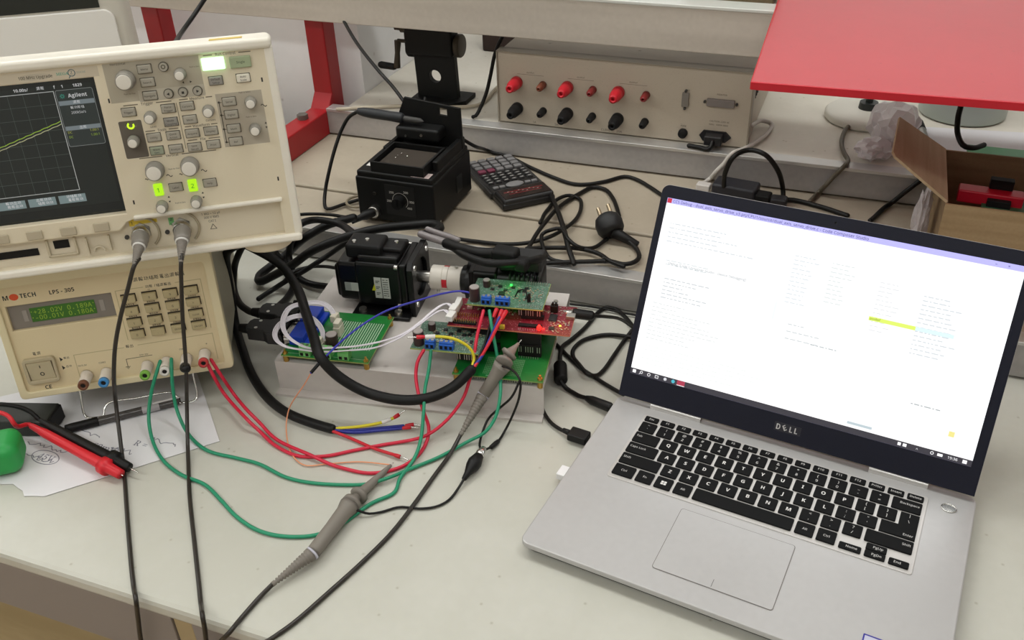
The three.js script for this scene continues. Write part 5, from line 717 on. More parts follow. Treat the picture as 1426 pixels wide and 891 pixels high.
// coil of motor cords behind the power supply
cord('motor_lead', 'thick black cord crossing from under the oscilloscope foot to the soldering station', 'coil_a', 0.0056, M.rubber, 'black motor cords');
cord('motor_lead', 'thick black cord curving down to the rear connector hood', 'coil_b', 0.0044, M.rubber, 'black motor cords');
cord('motor_lead', 'thick black cord with its end lying beside the plate corner', 'coil_c', 0.0044, M.rubber, 'black motor cords');
cord('motor_lead', 'black cord slanting across the coil toward the servo motor', 'coil_d', 0.0034, M.rubber, 'black motor cords');
cord('motor_lead', 'black cord rising from the hoods and over the coil', 'coil_e', 0.0048, M.rubber, 'black motor cords');
cord('thin_cable', 'thin black cord along the back of the coil', 'coil_f', 0.0024);
cord('thin_cable', 'thin black cord from the servo motor into the coil', 'coil_g', 0.0024);
// soldering station and riser cords
cord('iron_cable', 'thin black cord hanging from the soldering iron handle', 'iron_cord', 0.0026);
cord('hanging_cable', 'black cord slanting from the grey beam to the iron holder', 'hang_cord', 0.0026);
cord('hanging_cable', 'black cord rising behind the oscilloscope top', 'scope_cord', 0.0034);
cord('power_cable', 'black power cord snaking along the riser to the laptop corner', 'station_cord', 0.0028);
cord('power_cable', 'black cord of the round plug curling down to the riser edge', 'plug_cord', 0.0030);
cord('power_cable', 'black cord looping over the round plug', 'loop_a', 0.0030);
cord('power_cable', 'flat black cord hanging down from the calculator corner', 'loop_b', 0.0036);
cord('power_cable', 'black cord making a small loop beside the calculator', 'loop_c', 0.0027);
cord('power_cable', 'black cord running over the riser edge beside the laptop', 'loop_d', 0.0030);
cord('power_cable', 'black cord knotted under the round plug', 'loop_e', 0.0027);
{
  const g = thing('motor_plug', 'smoky clear plug with black sleeve lying over the servo motor', 'connector');
  const a = PATHS.lead_grey; part(g, 'clear_shell', mg([tube(a, 0.0045, 10, 0.003), tube(a.map(([x, y, z]) => [x + 0.006, y + 0.004, z - 0.007]), 0.0035, 10, 0.003)]), M.pinkClear);
  part(g, 'sleeve', tube(PATHS.lead_a, 0.0062, 12, 0.005, true), M.rubber); part(g, 'cord', tube(PATHS.lead_b, 0.0046, 10), M.rubber);
  const e = PATHS.lead_a[3]; part(g, 'end_block', mg([rbox(0.030, 0.018, 0.020, 0.004, e[0] + 0.008, e[1] - 0.002, e[2]), rbox(0.016, 0.014, 0.018, 0.004, e[0] + 0.030, e[1] - 0.006, e[2] + 0.006)]), M.blackSoft);
}
// cords beside the laptop
{
  const g = thing('usb_cable', 'black cable with a mini plug in the end of the red board', 'cable');
  part(g, 'cord', tube(PATHS.usb_mini_cord, 0.0020, 8, 0.005, true), M.cord); const a = PATHS.usb_mini_cord[0]; const d = [a[0] - 0.03, a[1] + 0.001, a[2] + 0.008];
  part(g, 'plug', along([[0.0001, 0], [0.0058, 0], [0.0062, 0.002], [0.0062, 0.021], [0.0035, 0.024], [0.0001, 0.024]], [a[0] - 0.022, a[1] + 0.0015, a[2] + 0.0035], a, 4), M.black);
  part(g, 'plug_tip', along([[0.0001, 0], [0.0034, 0], [0.0034, 0.008], [0.0001, 0.008]], [a[0] - 0.030, a[1] + 0.0015, a[2] + 0.0048], [a[0] - 0.022, a[1] + 0.0015, a[2] + 0.0035], 4), M.steel);
}
{
  const g = thing('usb_cable', 'black cable hanging beside the plate with its plug in the laptop', 'cable');
  part(g, 'cord', tube(PATHS.usb_big, 0.0021, 8, 0.005, true), M.cord); const p = PATHS.usb_big[6]; const r = -7.542 * D2R;
  const q = new THREE.Group(); part(g, 'plug', rbox(0.021, 0.0085, 0.0155, 0.0015, 0.0115, 0, 0), M.black, [p[0], 0.0075, p[2]], [0, r, 0]); part(g, 'neck', along([[0.0001, 0], [0.0026, 0], [0.0032, 0.008], [0.0001, 0.008]], [p[0] - 0.007, 0.0068, p[2] - 0.003], [p[0] + 0.001, 0.0075, p[2]], 10), M.black);
}
{
  const g = thing('wireless_receiver', 'small white receiver plugged into the laptop side', 'receiver', [-0.0655, 0.0098, 0.1010], -7.542 * D2R);
  part(g, 'shell', rbox(0.012, 0.0075, 0.0145, 0.001), mat(236, 234, 234, 0.4)); part(g, 'contact', rbox(0.004, 0.0045, 0.012, 0.0005, 0.0075, 0, 0), M.steel);
}
{
  const g = thing('charger_cable', 'black charger cable with a ferrite bead and barrel plug in the laptop', 'cable');
  part(g, 'cord', tube(PATHS.power_a, 0.0026, 8, 0.005, true), M.cord); part(g, 'cord', tube(PATHS.power_b, 0.0026, 8, 0.005, true), M.cord);
  const a = PATHS.power_a[10], b = PATHS.power_b[0], l = V(...a).distanceTo(V(...b)); part(g, 'ferrite_bead', along([[0.0001, 0], [0.0065, 0.0005], [0.0078, 0.003], [0.0078, l - 0.003], [0.0065, l - 0.0005], [0.0001, l]], a, b, 18), M.black);
  const c = PATHS.power_b[4], d = [-0.0475, 0.0105, -0.0115]; const m = V(...d).sub(V(...c)).length(); part(g, 'barrel_plug', along([[0.0001, 0], [0.0030, 0], [0.0050, 0.008], [0.0055, m - 0.004], [0.0040, m], [0.0001, m]], c, d, 16), M.black);
}
cord('thin_cable', 'black cord passing from the red board to the laptop corner', 'power_c', 0.0024);
cord('thin_cable', 'black cord folded in a triangle on the desk beside the screen', 'power_d', 0.0025);
cord('thin_cable', 'thin black cord along the foot of the riser edge', 'fascia_cord', 0.0014);
// ---------------------------------------------------------------- oscilloscope probes
function probe(label, cableKey, tailKey, axisKey, groundKeys, beadAt) {
  const g = thing('oscilloscope_probe', label, 'probe', [0, 0, 0], 0, 'oscilloscope probes');
  const c = PATHS[cableKey], t = PATHS[tailKey], a = PATHS[axisKey];
  // connector at the oscilloscope: axis of the socket
  const n = V(Math.sin(YAW) * Math.cos(TILT), Math.sin(TILT), Math.cos(YAW) * Math.cos(TILT)), up = V(0, 1, 0).addScaledVector(n, -n.y).normalize();
  const p0 = V(...c[0]).addScaledVector(n, -0.036 - 0.002).addScaledVector(up, 0.0125), p1 = p0.clone().addScaledVector(n, 0.026).addScaledVector(up, -0.006);
  part(g, 'bnc_plug', along([[0.0001, 0], [0.0078, 0], [0.0082, 0.002], [0.0082, 0.011], [0.0074, 0.012], [0.0074, 0.020], [0.0056, 0.025], [0.0001, 0.025]], p0.toArray(), p1.toArray(), 24), mat(140, 134, 126, 0.5, { metalness: 0.2 }));
  part(g, 'bnc_collar', along([[0.0080, 0], [0.0086, 0.001], [0.0086, 0.005], [0.0080, 0.006]], p0.toArray(), p1.toArray(), 24), M.chrome);
  const ps = p0.clone().addScaledVector(p1.clone().sub(p0).normalize(), 0.024), e = V(...c[1]); const L = ps.distanceTo(e);
  const rel = [[0.0001, 0], [0.0056, 0]]; for (let k = 1; k < 9; k++) { const r = 0.0052 - k * 0.00036; rel.push([r + 0.0003, L * k / 9 - 0.001], [r - 0.0006, L * k / 9], [r - 0.0006, L * k / 9 + 0.0006], [r, L * k / 9 + 0.001]); } rel.push([0.002, L], [0.0001, L]);
  part(g, 'strain_relief', along(rel, ps.toArray(), e.toArray(), 18), M.probeGrey);
  part(g, 'marker_ring', along([[0.005, 0], [0.0062, 0.0002], [0.0062, 0.0016], [0.005, 0.0018]], ps.toArray(), e.toArray(), 18), M.white);
  // the cord hangs below the desk edge and comes back up to the probe
  const hang = c.concat([[c[c.length - 1][0] * 0.7 + t[t.length - 1][0] * 0.3, -0.26, 0.40], [c[c.length - 1][0] * 0.3 + t[t.length - 1][0] * 0.7, -0.26, 0.40]], [...t].reverse());
  part(g, 'cord', tube(hang, 0.0021, 8, 0.005, true), mat(40, 34, 28, 0.4));
  if (beadAt) part(g, 'cord_bead', new THREE.SphereGeometry(0.0048, 16, 12).translate(...c[beadAt]), M.black);
  const seg = (i) => V(...a[i]).distanceTo(V(...a[i + 1]));
  part(g, 'hook_tip', along([[0.0001, 0], [0.0016, 0], [0.0022, 0.004], [0.0054, seg(0) - 0.006], [0.0088, seg(0) - 0.005], [0.0092, seg(0) - 0.002], [0.0060, seg(0)], [0.0001, seg(0)]], a[0], a[1], 20), M.probeGrey);
  part(g, 'tip_hook', along([[0.0001, -0.005], [0.0005, -0.005], [0.0005, 0.002], [0.0001, 0.002]], a[0], a[1], 8), M.chrome);
  const w = part(g, 'guard_ring', along([[0.0001, 0], [0.0045, 0], [0.0045, seg(1) * 0.5], [0.0095, seg(1) * 0.55], [0.0095, seg(1) * 0.9], [0.0001, seg(1)]], a[1], a[2], 20), M.probeGrey);
  part(g, 'handle', along([[0.0001, 0], [0.0098, 0], [0.0090, 0.004], [0.0076, 0.010], [0.0068, seg(2) * 0.5], [0.0066, seg(2)], [0.0001, seg(2)]], a[2], a[3], 20), M.probeGrey);
  part(g, 'colour_ring', along([[0.0001, 0], [0.0068, 0], [0.0068, 0.0022], [0.0001, 0.0022]], a[3], a[4], 20), mat(216, 214, 226, 0.5));
  const s = V(...a[3]).distanceTo(V(...a[5])); const tail = [[0.0001, 0.002], [0.0066, 0.002]]; for (let k = 1; k < 13; k++) { const r = 0.0064 - k * 0.00031, y = s * (0.1 + 0.88 * k / 13); tail.push([r, y - 0.0012], [r - 0.0009, y - 0.0010], [r - 0.0009, y + 0.0004], [r - 0.0002, y + 0.0006]); } tail.push([0.0024, s], [0.0001, s]);
  part(g, 'tail_grip', along(tail, a[3], a[5], 18), M.probeGrey);
  for (const k of groundKeys) part(g, 'ground_lead', tube(PATHS[k], 0.0013, 6, 0.004, true), M.cord);
  return g;
}
probe('grey oscilloscope probe lying on the desk, hooked to the orange wire', 'probeA_cable', 'probeA_tail', 'probeA_axis', ['groundA'], 0);
probe('grey oscilloscope probe leaning on the green carrier board', 'probeB_cable', 'probeB_tail', 'probeB_axis', ['groundB', 'groundB2'], 5);
{
  const [a, b] = PATHS.clip; const l = V(...a).distanceTo(V(...b));
  const g = thing('alligator_clip', 'black booted alligator clip on the desk joining two ground leads', 'clip');
  part(g, 'boot', along([[0.0001, 0], [0.0024, 0], [0.0034, l * 0.18], [0.0066, l * 0.42], [0.0074, l * 0.58], [0.0050, l * 0.80], [0.0001, l * 0.80]], a, b, 16), M.black);
  part(g, 'jaw', along([[0.0001, l * 0.72], [0.0046, l * 0.74], [0.0050, l * 0.9], [0.0030, l * 1.08], [0.0001, l * 1.1]], a, b, 12), M.chrome);
  { const q = PATHS.groundB, m = V(...q[6]).distanceTo(V(...q[7])); part(g, 'lead_sleeve', along([[0.0001, 0], [0.0022, 0], [0.0026, m * 0.5], [0.0024, m * 1.3], [0.0001, m * 1.3]], q[6], q[7], 12), M.black); }
}
// ---------------------------------------------------------------- soldering station
{
  const g = thing('soldering_station', 'black soldering station with dial, tray and iron holder on the riser', 'soldering station', [-0.418, H1 + 0.003, -0.318]);
  const bk = mat(9, 9, 9, 0.5, { specularIntensity: 0.6 }), bk2 = mat(14, 14, 14, 0.55, { specularIntensity: 0.6 });
  part(g, 'case', mg([bb([-0.058, 0.004, -0.064], [0.058, 0.066, 0.064], 0.003), bb([-0.056, 0.064, -0.062], [0.056, 0.074, 0.062], 0.003)]), bk);
  const tray = new THREE.Shape([[-0.038, -0.060], [0.040, -0.060], [0.040, 0.012], [-0.038, 0.012]].map(([x, y]) => new THREE.Vector2(x, y))); tray.holes.push(new THREE.Path([[-0.035, -0.057], [0.037, -0.057], [0.037, 0.009], [-0.035, 0.009]].map(([x, y]) => new THREE.Vector2(x, y))));
  part(g, 'sponge_tray', mg([ext(tray, 0.014).rotateX(-Math.PI / 2).translate(0.004, 0.074, 0), bb([-0.032, 0.074, -0.010], [0.042, 0.079, 0.058])]), bk2);
  part(g, 'sponge', rbox(0.066, 0.004, 0.058, 0.0015, 0.005, 0.081, 0.025), mat(58, 50, 42, 0.95));
  for (let k = 0; k < 5; k++) part(g, 'solder_drop', new THREE.SphereGeometry(rr(0.0006, 0.0013), 8, 6).translate(rr(-0.012, 0.01), 0.0838, rr(0.005, 0.03)), M.chrome);
  part(g, 'side_rail', bb([0.046, 0.072, -0.058], [0.054, 0.088, 0.036], 0.002), bk); part(g, 'side_rail', bb([-0.046, 0.072, -0.058], [-0.039, 0.084, 0.0], 0.002), bk);
  const plate = new THREE.Shape([[-0.043, 0.07], [0.055, 0.07], [0.054, 0.132], [-0.030, 0.140], [-0.040, 0.118]].map(([x, y]) => new THREE.Vector2(x, y)));
  plate.holes.push(new THREE.Path([[0.022, 0.120], [0.034, 0.119], [0.034, 0.129], [0.0225, 0.130]].map(([x, y]) => new THREE.Vector2(x, y))));
  part(g, 'iron_holder', mg([ext(plate, 0.003, 0.0005).translate(0, 0, -0.05), ext(poly([[-0.052, 0.072], [-0.018, 0.072], [-0.018, 0.086], [-0.046, 0.118]]), 0.003).rotateY(Math.PI / 2).rotateY(Math.PI).translate(-0.028, 0, -0.065), bb([-0.036, 0.088, -0.048], [0.03, 0.106, -0.022], 0.004)]), bk2);
  part(g, 'holder_screw', mg([cylZ(0.002, 0.002, 0.0012, 0.004, 0.097, -0.022, 10), cylZ(0.0015, 0.0015, 0.0012, -0.02, 0.094, -0.022, 10)]), M.steel);
  const dial = ctex(256, 256, (c) => { c.fillStyle = 'rgb(9,9,9)'; c.fillRect(0, 0, 256, 256); c.strokeStyle = '#c9c6be'; c.lineWidth = 4; c.beginPath(); c.arc(128, 128, 66, 2.6, 7.1); c.stroke(); c.fillStyle = '#c9c6be'; c.font = 'bold 26px sans-serif'; c.textAlign = 'center'; for (const [t, a] of [['200', 3.0], ['250', 3.9], ['300', 5.3], ['350', 6.28], ['480', 6.95]]) c.fillText(t, 128 + Math.cos(a) * 98, 136 + Math.sin(a) * 92); });
  part(g, 'dial_print', planar(bb([-0.014, 0.016, 0.0638], [0.030, 0.060, 0.0644]), -0.014, 0.030, 0.016, 0.060), mapped(dial, 0.55));
  part(g, 'dial_knob', mg([cylZ(0.0085, 0.0078, 0.012, 0.008, 0.038, 0.064, 24), box(0.002, 0.012, 0.002, 0.008, 0.040, 0.0765)]), bk);
  part(g, 'pilot_lamp', cylZ(0.0026, 0.0022, 0.002, -0.030, 0.044, 0.064, 14), mat(44, 40, 36, 0.3));
  const sk = part(g, 'iron_socket', latheZ([[0.0035, 0], [0.0085, 0], [0.0085, 0.007], [0.0070, 0.008], [0.0035, 0.008]]).translate(-0.032, 0.018, 0.064), M.steel);
  part(sk, 'iron_plug', along([[0.0001, 0], [0.0065, 0], [0.0065, 0.014], [0.0045, 0.02], [0.004, 0.034], [0.0001, 0.034]], [-0.032, 0.018, 0.068], [-0.050, 0.013, 0.088], 18), M.rubber);
  part(g, 'price_sticker', box(0.026, 0.0003, 0.015, 0.038, 0.0744, 0.0530), mat(206, 186, 182, 0.6));
  part(g, 'white_sticker', box(0.010, 0.0003, 0.010, -0.044, 0.0744, 0.040), M.white);
  part(g, 'switch', mg([bb([0.0575, 0.022, -0.028], [0.0595, 0.046, -0.010], 0.0006)]), mat(30, 30, 30, 0.3));
  part(g, 'corner_screw', cylX(0.0018, 0.0018, 0.0012, 0.058, 0.008, 0.050, 10), M.chrome);
  for (const [x, z] of [[-0.048, -0.054], [0.048, -0.054], [-0.048, 0.054], [0.048, 0.054]]) part(g, 'foot', cylY(0.006, 0.006, 0.0045, x, 0, z, 14), M.rubber);
}
{
  const g = thing('soldering_iron', 'black soldering iron with a thick handle resting in its holder', 'soldering iron');
  const a = [-0.5135, 0.1712, -0.347], b = [-0.418, 0.1650, -0.352];
  part(g, 'handle', along([[0.0001, 0], [0.0045, 0], [0.0062, 0.008], [0.0072, 0.022], [0.0068, 0.05], [0.0074, 0.066], [0.0050, 0.070], [0.0001, 0.070]], a, b, 20), mat(26, 28, 32, 0.55));
  part(g, 'shaft', along([[0.0001, 0.07], [0.004, 0.07], [0.004, 0.094], [0.0001, 0.1]], a, b, 14), M.darkGrey);
}
{
  const g = thing('clear_ring', 'clear plastic ring lying behind the soldering station corner', 'ring', [-0.502, H1 + 0.0035, -0.300]);
  part(g, 'ring', new THREE.TorusGeometry(0.018, 0.002, 8, 32).rotateX(Math.PI / 2).translate(0, 0.002, 0), mat(150, 138, 116, 0.3));
}
// ---------------------------------------------------------------- calculator
{
  const g = thing('calculator', 'black pocket calculator with grey and pink keys on the riser', 'calculator', [-0.3166, H1 + 0.0035, -0.4165], 43 * D2R);
  part(g, 'case', mg([rbox(0.080, 0.011, 0.158, 0.004, 0, 0.006, 0), rbox(0.078, 0.014, 0.040, 0.005, 0, 0.010, 0.058)]), mat(34, 33, 33, 0.45));
  part(g, 'side_grip', mg([rbox(0.003, 0.008, 0.09, 0.001, -0.0405, 0.006, -0.01), rbox(0.003, 0.008, 0.09, 0.001, 0.0405, 0.006, -0.01)]), mat(48, 47, 46, 0.6));
  const disp = ctex(256, 96, (c) => { c.fillStyle = 'rgb(34,26,26)'; c.fillRect(0, 0, 256, 96); c.fillStyle = 'rgb(96,34,36)'; c.fillRect(20, 26, 216, 14); c.fillRect(40, 50, 180, 10); c.fillStyle = 'rgb(190,170,160)'; for (let k = 0; k < 9; k++) c.fillRect(40 + k * 20, 28 + (k % 3) * 8, 9, 4); });
  part(g, 'display_window', planar(box(0.070, 0.0006, 0.030, 0, 0.0172, 0.060), -0.035, 0.035, 0.075, 0.045, 'x', 'z'), mapped(disp, 0.25));
  const big = rbox(0.0115, 0.004, 0.0088, 0.0012), grey = mat(128, 126, 126, 0.5), pink = mat(128, 58, 80, 0.5);
  for (let i = 0; i < 4; i++) for (let j = 0; j < 5; j++) part(g, 'key', big, i === 3 && j < 2 ? pink : grey, [-0.0285 + j * 0.01425, 0.0130, -0.0705 + i * 0.0125]);
  const small = rbox(0.0085, 0.0032, 0.0055, 0.001), dark = mat(50, 49, 49, 0.5), leg = mat(176, 174, 170, 0.5), print = box(0.005, 0.0002, 0.0016, 0, 0.0017, 0);
  for (let i = 0; i < 4; i++) for (let j = 0; j < 6; j++) { const k = part(g, 'key', small, dark, [-0.0305 + j * 0.0122, 0.0127, -0.0185 + i * 0.0088]); part(k, 'key_legend', print, leg); }
  part(g, 'cursor_pad', lathe([[0.0001, 0], [0.011, 0], [0.011, 0.002], [0.009, 0.003], [0.0001, 0.003]]).scale(1.25, 1, 0.75).translate(0, 0.0115, 0.0245), grey);
  for (const x of [-0.030, -0.020, 0.020, 0.030]) part(g, 'key', small, grey, [x, 0.0127, 0.0255]);
}
// ---------------------------------------------------------------- mains plug
{
  const g = thing('mains_plug', 'round black mains plug lying prongs up on the riser', 'plug');
  const b = [-0.1330, 0.0665, -0.3080], a = [-0.1480, 0.0835, -0.3270];
  part(g, 'body', along([[0.0001, -0.010], [0.0145, -0.010], [0.0180, -0.004], [0.0185, 0.006], [0.0160, 0.014], [0.0110, 0.018], [0.0001, 0.018]], b, a, 28), mat(22, 22, 24, 0.55));
  const d = V(...a).sub(V(...b)).normalize(), s = V(1, 0, 0).addScaledVector(d, -d.x).normalize();
  for (const k of [-0.007, 0.007]) { const p = V(...b).addScaledVector(d, 0.018).addScaledVector(s, k); part(g, 'prong', along([[0.0001, 0], [0.0028, 0], [0.0026, 0.014], [0.0001, 0.015]], p.toArray(), p.clone().add(d).toArray(), 4), mat(196, 178, 150, 0.4, { metalness: 0.8 })); }
  part(g, 'strain_relief', along([[0.0001, 0], [0.0085, 0], [0.0065, 0.014], [0.0048, 0.036], [0.0001, 0.036]], [-0.126, 0.064, -0.301], PATHS.plug_cord[0], 16), M.rubber);
}
// ---------------------------------------------------------------- grey instrument on the ledge
{
  const g = thing('test_instrument', 'large grey instrument with red and black binding posts on the ledge', 'instrument', [-0.186, H2, -0.541]);
  const X0 = -0.19, X1 = 0.19, pc = mapped(mottle(256, [3, 10, 40, 160], [184, 173, 156], [200, 189, 172], 200, [140, 128, 110]), 0.5);
  const tex = ctex(1520, 452, (c, w, h) => {
    c.fillStyle = 'rgb(192,180,162)'; c.fillRect(0, 0, w, h); for (let k = 0; k < 2600; k++) { c.fillStyle = `rgba(${rnd() < 0.5 ? '200,190,172' : '140,128,110'},0.14)`; c.fillRect(rnd() * w, rnd() * h, rr(2, 9), rr(1, 5)); }
    const q = w / 380, X = (x) => (x + 186 + 190) * q - 0, Y = (y) => h - (y - 99) * q; const t = (s, x, y, f = 15) => { c.fillStyle = '#4c453c'; c.font = `${f}px sans-serif`; c.textAlign = 'center'; c.fillText(s, X(x), Y(y)); };
    c.strokeStyle = '#6b6254'; c.lineWidth = 2; for (const [a, b] of [[-345, -303], [-265, -225], [-186, -145]]) { c.beginPath(); c.moveTo(X(a), Y(180)); c.lineTo(X(b), Y(180)); c.stroke(); t('OUTPUT', (a + b) / 2, 182, 13); }
    t('1A', -319, 104, 20); t('5A', -283, 104, 20); t('CURRENT  20A', -196, 104, 20); t('IEEE', -86, 178); t('PRINTER', -37, 176); t('FUSE', -88, 124); t('\u26a0 CAUTION 220V AC', -38, 136, 14); t('50Hz  100VA MAX', -38, 131, 14);
  });
  part(g, 'front_panel', planar(bb([X0, 0.003, -0.003], [X1, 0.1125, 0]), X0, X1, 0.0, 0.1125), mapped(tex, 0.5));
  part(g, 'case', metric(bb([X0, 0.003, -0.26], [X1, 0.1115, -0.003], 0.0015)), pc);
  part(g, 'front_frame', mg([bb([X0 - 0.002, 0.002, -0.02], [X0, 0.113, 0.002]), bb([X1, 0.002, -0.02], [X1 + 0.002, 0.113, 0.002]), bb([X0 - 0.002, 0.112, -0.02], [X1 + 0.002, 0.1136, 0.002])]), mat(150, 140, 124, 0.5));
  const R = M.red, bigP = latheZ([[0.0001, 0], [0.0095, 0], [0.0095, 0.006], [0.0080, 0.008], [0.0092, 0.012], [0.0085, 0.022], [0.0060, 0.027], [0.0060, 0.033], [0.0025, 0.033], [0.0025, 0.028], [0.0001, 0.028]], 22), smallP = latheZ([[0.0001, 0], [0.0058, 0], [0.0058, 0.004], [0.0048, 0.006], [0.0055, 0.010], [0.0050, 0.018], [0.0030, 0.022], [0.0018, 0.022], [0.0018, 0.018], [0.0001, 0.018]], 20);
  [-0.346, -0.304, -0.2655, -0.226, -0.187, -0.1455].forEach((x, i) => { const big = i % 2 === 0; for (const [y, m] of [[0.164, i === 1 ? mat(122, 62, 40, 0.5) : big ? R : mat(130, 30, 30, 0.45)], [0.123, M.blackSoft]]) part(g, 'binding_post', big ? bigP : smallP, m, [x + 0.186, y - H2, 0]); });
  const ds = part(g, 'serial_port', bb([-0.088 + 0.186 - 0.005, 0.056, 0], [-0.088 + 0.186 + 0.005, 0.077, 0.004], 0.001), mat(132, 126, 118, 0.45)); part(ds, 'port_screw', mg([cylZ(0.002, 0.002, 0.004, 0.098, 0.0535, 0, 6), cylZ(0.002, 0.002, 0.004, 0.098, 0.0795, 0, 6)]), M.darkGrey);
  const pp = part(g, 'parallel_port', bb([-0.057 + 0.186, 0.061, 0], [-0.018 + 0.186, 0.072, 0.005], 0.001), mat(128, 120, 116, 0.45)); part(pp, 'port_screw', mg([cylZ(0.002, 0.002, 0.004, 0.126, 0.0665, 0, 6), cylZ(0.002, 0.002, 0.004, 0.171, 0.0665, 0, 6)]), M.darkGrey);
  part(g, 'fuse_holder', latheZ([[0.0001, 0], [0.007, 0], [0.0066, 0.006], [0.0001, 0.0065]]).translate(0.098, 0.0155, 0), M.blackSoft);
  part(g, 'mains_inlet', mg([ext(poly([[0.122, 0.016], [0.128, 0.024], [0.160, 0.024], [0.168, 0.016], [0.160, 0.008], [0.128, 0.008]]), 0.003).translate(0, 0, 0), bb([0.132, 0.008, 0], [0.157, 0.022, 0.020], 0.002)]), mat(22, 21, 24, 0.5));
  part(g, 'inlet_cord', tube([[0.1445, 0.014, 0.02], [0.143, 0.008, 0.026], [0.138, 0.0055, 0.027], [0.130, 0.0055, 0.024], [0.112, 0.006, 0.022]], 0.0035, 8, 0.002), M.cord);
  for (const [x, z] of [[-0.16, -0.03], [0.16, -0.03], [-0.16, -0.23], [0.16, -0.23]]) part(g, 'foot', cylY(0.008, 0.008, 0.004, x, 0, z, 14), M.rubber);
  part(g, 'side_vent', mg([0, 1, 2, 3].map((k) => box(0.001, 0.02, 0.003, X1 + 0.0004, 0.07, -0.05 - k * 0.012))), M.darkGrey);
}
// ---------------------------------------------------------------- focusing stand behind the soldering station
{
  const g = thing('focusing_stand', 'black metal stand with side wheels and a crank behind the soldering station', 'stand', [-0.508, H2, -0.606]);
  const bk = mat(11, 12, 11, 0.55, { specularIntensity: 0.6 }), ol = mat(66, 58, 46, 0.5, { metalness: 0.3 });
  part(g, 'foot_plate', ext(poly([[-0.042, -0.03], [0.036, -0.03], [0.052, -0.012], [0.052, 0.03], [-0.042, 0.03]].map(([x, z]) => [x, z])), 0.006, 0.0008).rotateX(-Math.PI / 2).translate(0, 0.001, 0), bk);
  const col = new THREE.Shape([[-0.036, 0.006], [0.036, 0.006], [0.032, 0.12], [-0.040, 0.12]].map(([x, y]) => new THREE.Vector2(x, y))); col.holes.push(new THREE.Path(new THREE.EllipseCurve(-0.003, 0.042, 0.0105, 0.0105, 0, 6.283).getPoints(24)));
  part(g, 'column', ext(col, 0.010, 0.001).translate(0, 0, -0.004), bk);
  part(g, 'slide_block', mg([rbox(0.084, 0.060, 0.03, 0.004, -0.008, 0.107, 0.0), rbox(0.06, 0.03, 0.04, 0.004, -0.004, 0.125, -0.01)]), bk);
  part(g, 'coarse_wheel', latheX([[0.0001, 0], [0.017, 0], [0.0185, 0.002], [0.0185, 0.008], [0.017, 0.010], [0.0001, 0.010]], 36).translate(0.036, 0.094, 0), ol);
  part(g, 'fine_wheel', latheX([[0.0001, 0], [0.013, 0], [0.0145, 0.002], [0.0145, 0.012], [0.0001, 0.012]], 30).translate(-0.056, 0.080, -0.012), bk);
  part(g, 'clamp_knob', latheX([[0.0001, 0], [0.0065, 0], [0.0075, 0.003], [0.0075, 0.011], [0.0045, 0.013], [0.0045, 0.022], [0.0001, 0.022]], 16).rotateY(Math.PI).translate(-0.045, 0.118, 0.008), ol);
  const cr = part(g, 'crank', mg([along([[0.0001, 0], [0.0058, 0], [0.0042, 0.02], [0.0058, 0.044], [0.0001, 0.046]], [-0.062, 0.098, 0.012], [-0.066, 0.054, 0.016], 14), cylX(0.003, 0.003, 0.02, -0.062, 0.098, 0.012, 12)]), ol);
  part(cr, 'crank_handle', along([[0.0001, 0], [0.004, 0], [0.0055, 0.004], [0.0058, 0.028], [0.004, 0.032], [0.0001, 0.032]], [-0.068, 0.055, 0.016], [-0.100, 0.056, 0.014], 16), bk);
  part(g, 'scale_plate', box(0.034, 0.006, 0.001, -0.004, 0.124, 0.0156), mat(128, 82, 54, 0.4, { metalness: 0.4 }));
}
single('wooden_block', 'dark brown block on the ledge behind the grey instrument', 'block', rbox(0.085, 0.11, 0.07, 0.003), mat(48, 30, 24, 0.6), [-0.495, H2 + 0.055 + 0.0005, -0.905]);
{ const g = thing('wall_conduit', 'white cable conduit on the wall behind the focusing stand', 'conduit', [-0.585, H2, -1.053]); part(g, 'trunking', rbox(0.016, 0.5, 0.010, 0.002, 0, 0.25, 0), mat(222, 218, 212, 0.6)); part(g, 'cover_strip', rbox(0.011, 0.5, 0.003, 0.001, 0, 0.25, 0.006), mat(206, 200, 192, 0.6)); }
// ---------------------------------------------------------------- right side of the ledge
{
  const g = thing('red_panel', 'glossy red board lying on the upper shelf and jutting over the bench', 'board', [0.037, 0.3028, -0.208], 2.2 * D2R);
  const t = mottle(512, [3, 8, 30, 120], [196, 32, 50], [206, 40, 58], 200, [180, 26, 42]);
  part(g, 'panel', metric(rbox(0.62, 0.009, 0.41, 0.0015, 0.31, 0.0047, -0.205, 3)), mapped(t, 0.3, { clearcoat: 0.7, clearcoatRoughness: 0.3 }));
  part(g, 'edge_band', mg([rbox(0.62, 0.0082, 0.0012, 0.0005, 0.31, 0.0046, 0.0003), rbox(0.0012, 0.0082, 0.41, 0.0005, -0.0002, 0.0046, -0.205)]), mat(206, 24, 44, 0.35));
}
{
  const g = thing('lamp_stand', 'white round lamp foot with a black pole on the ledge', 'lamp', [0.158, H2 + 0.0002, -0.712]);
  part(g, 'base', lathe([[0.0001, 0.0], [0.056, 0.0], [0.059, 0.003], [0.059, 0.010], [0.055, 0.0145], [0.03, 0.017], [0.0001, 0.0175]], 48), mat(224, 220, 208, 0.45));
  part(g, 'pole', mg([cylY(0.0145, 0.0135, 0.010, 0.003, 0.017, 0, 24), cylY(0.0055, 0.0055, 0.14, 0.003, 0.02, 0, 16)]), mat(40, 44, 42, 0.4));
}
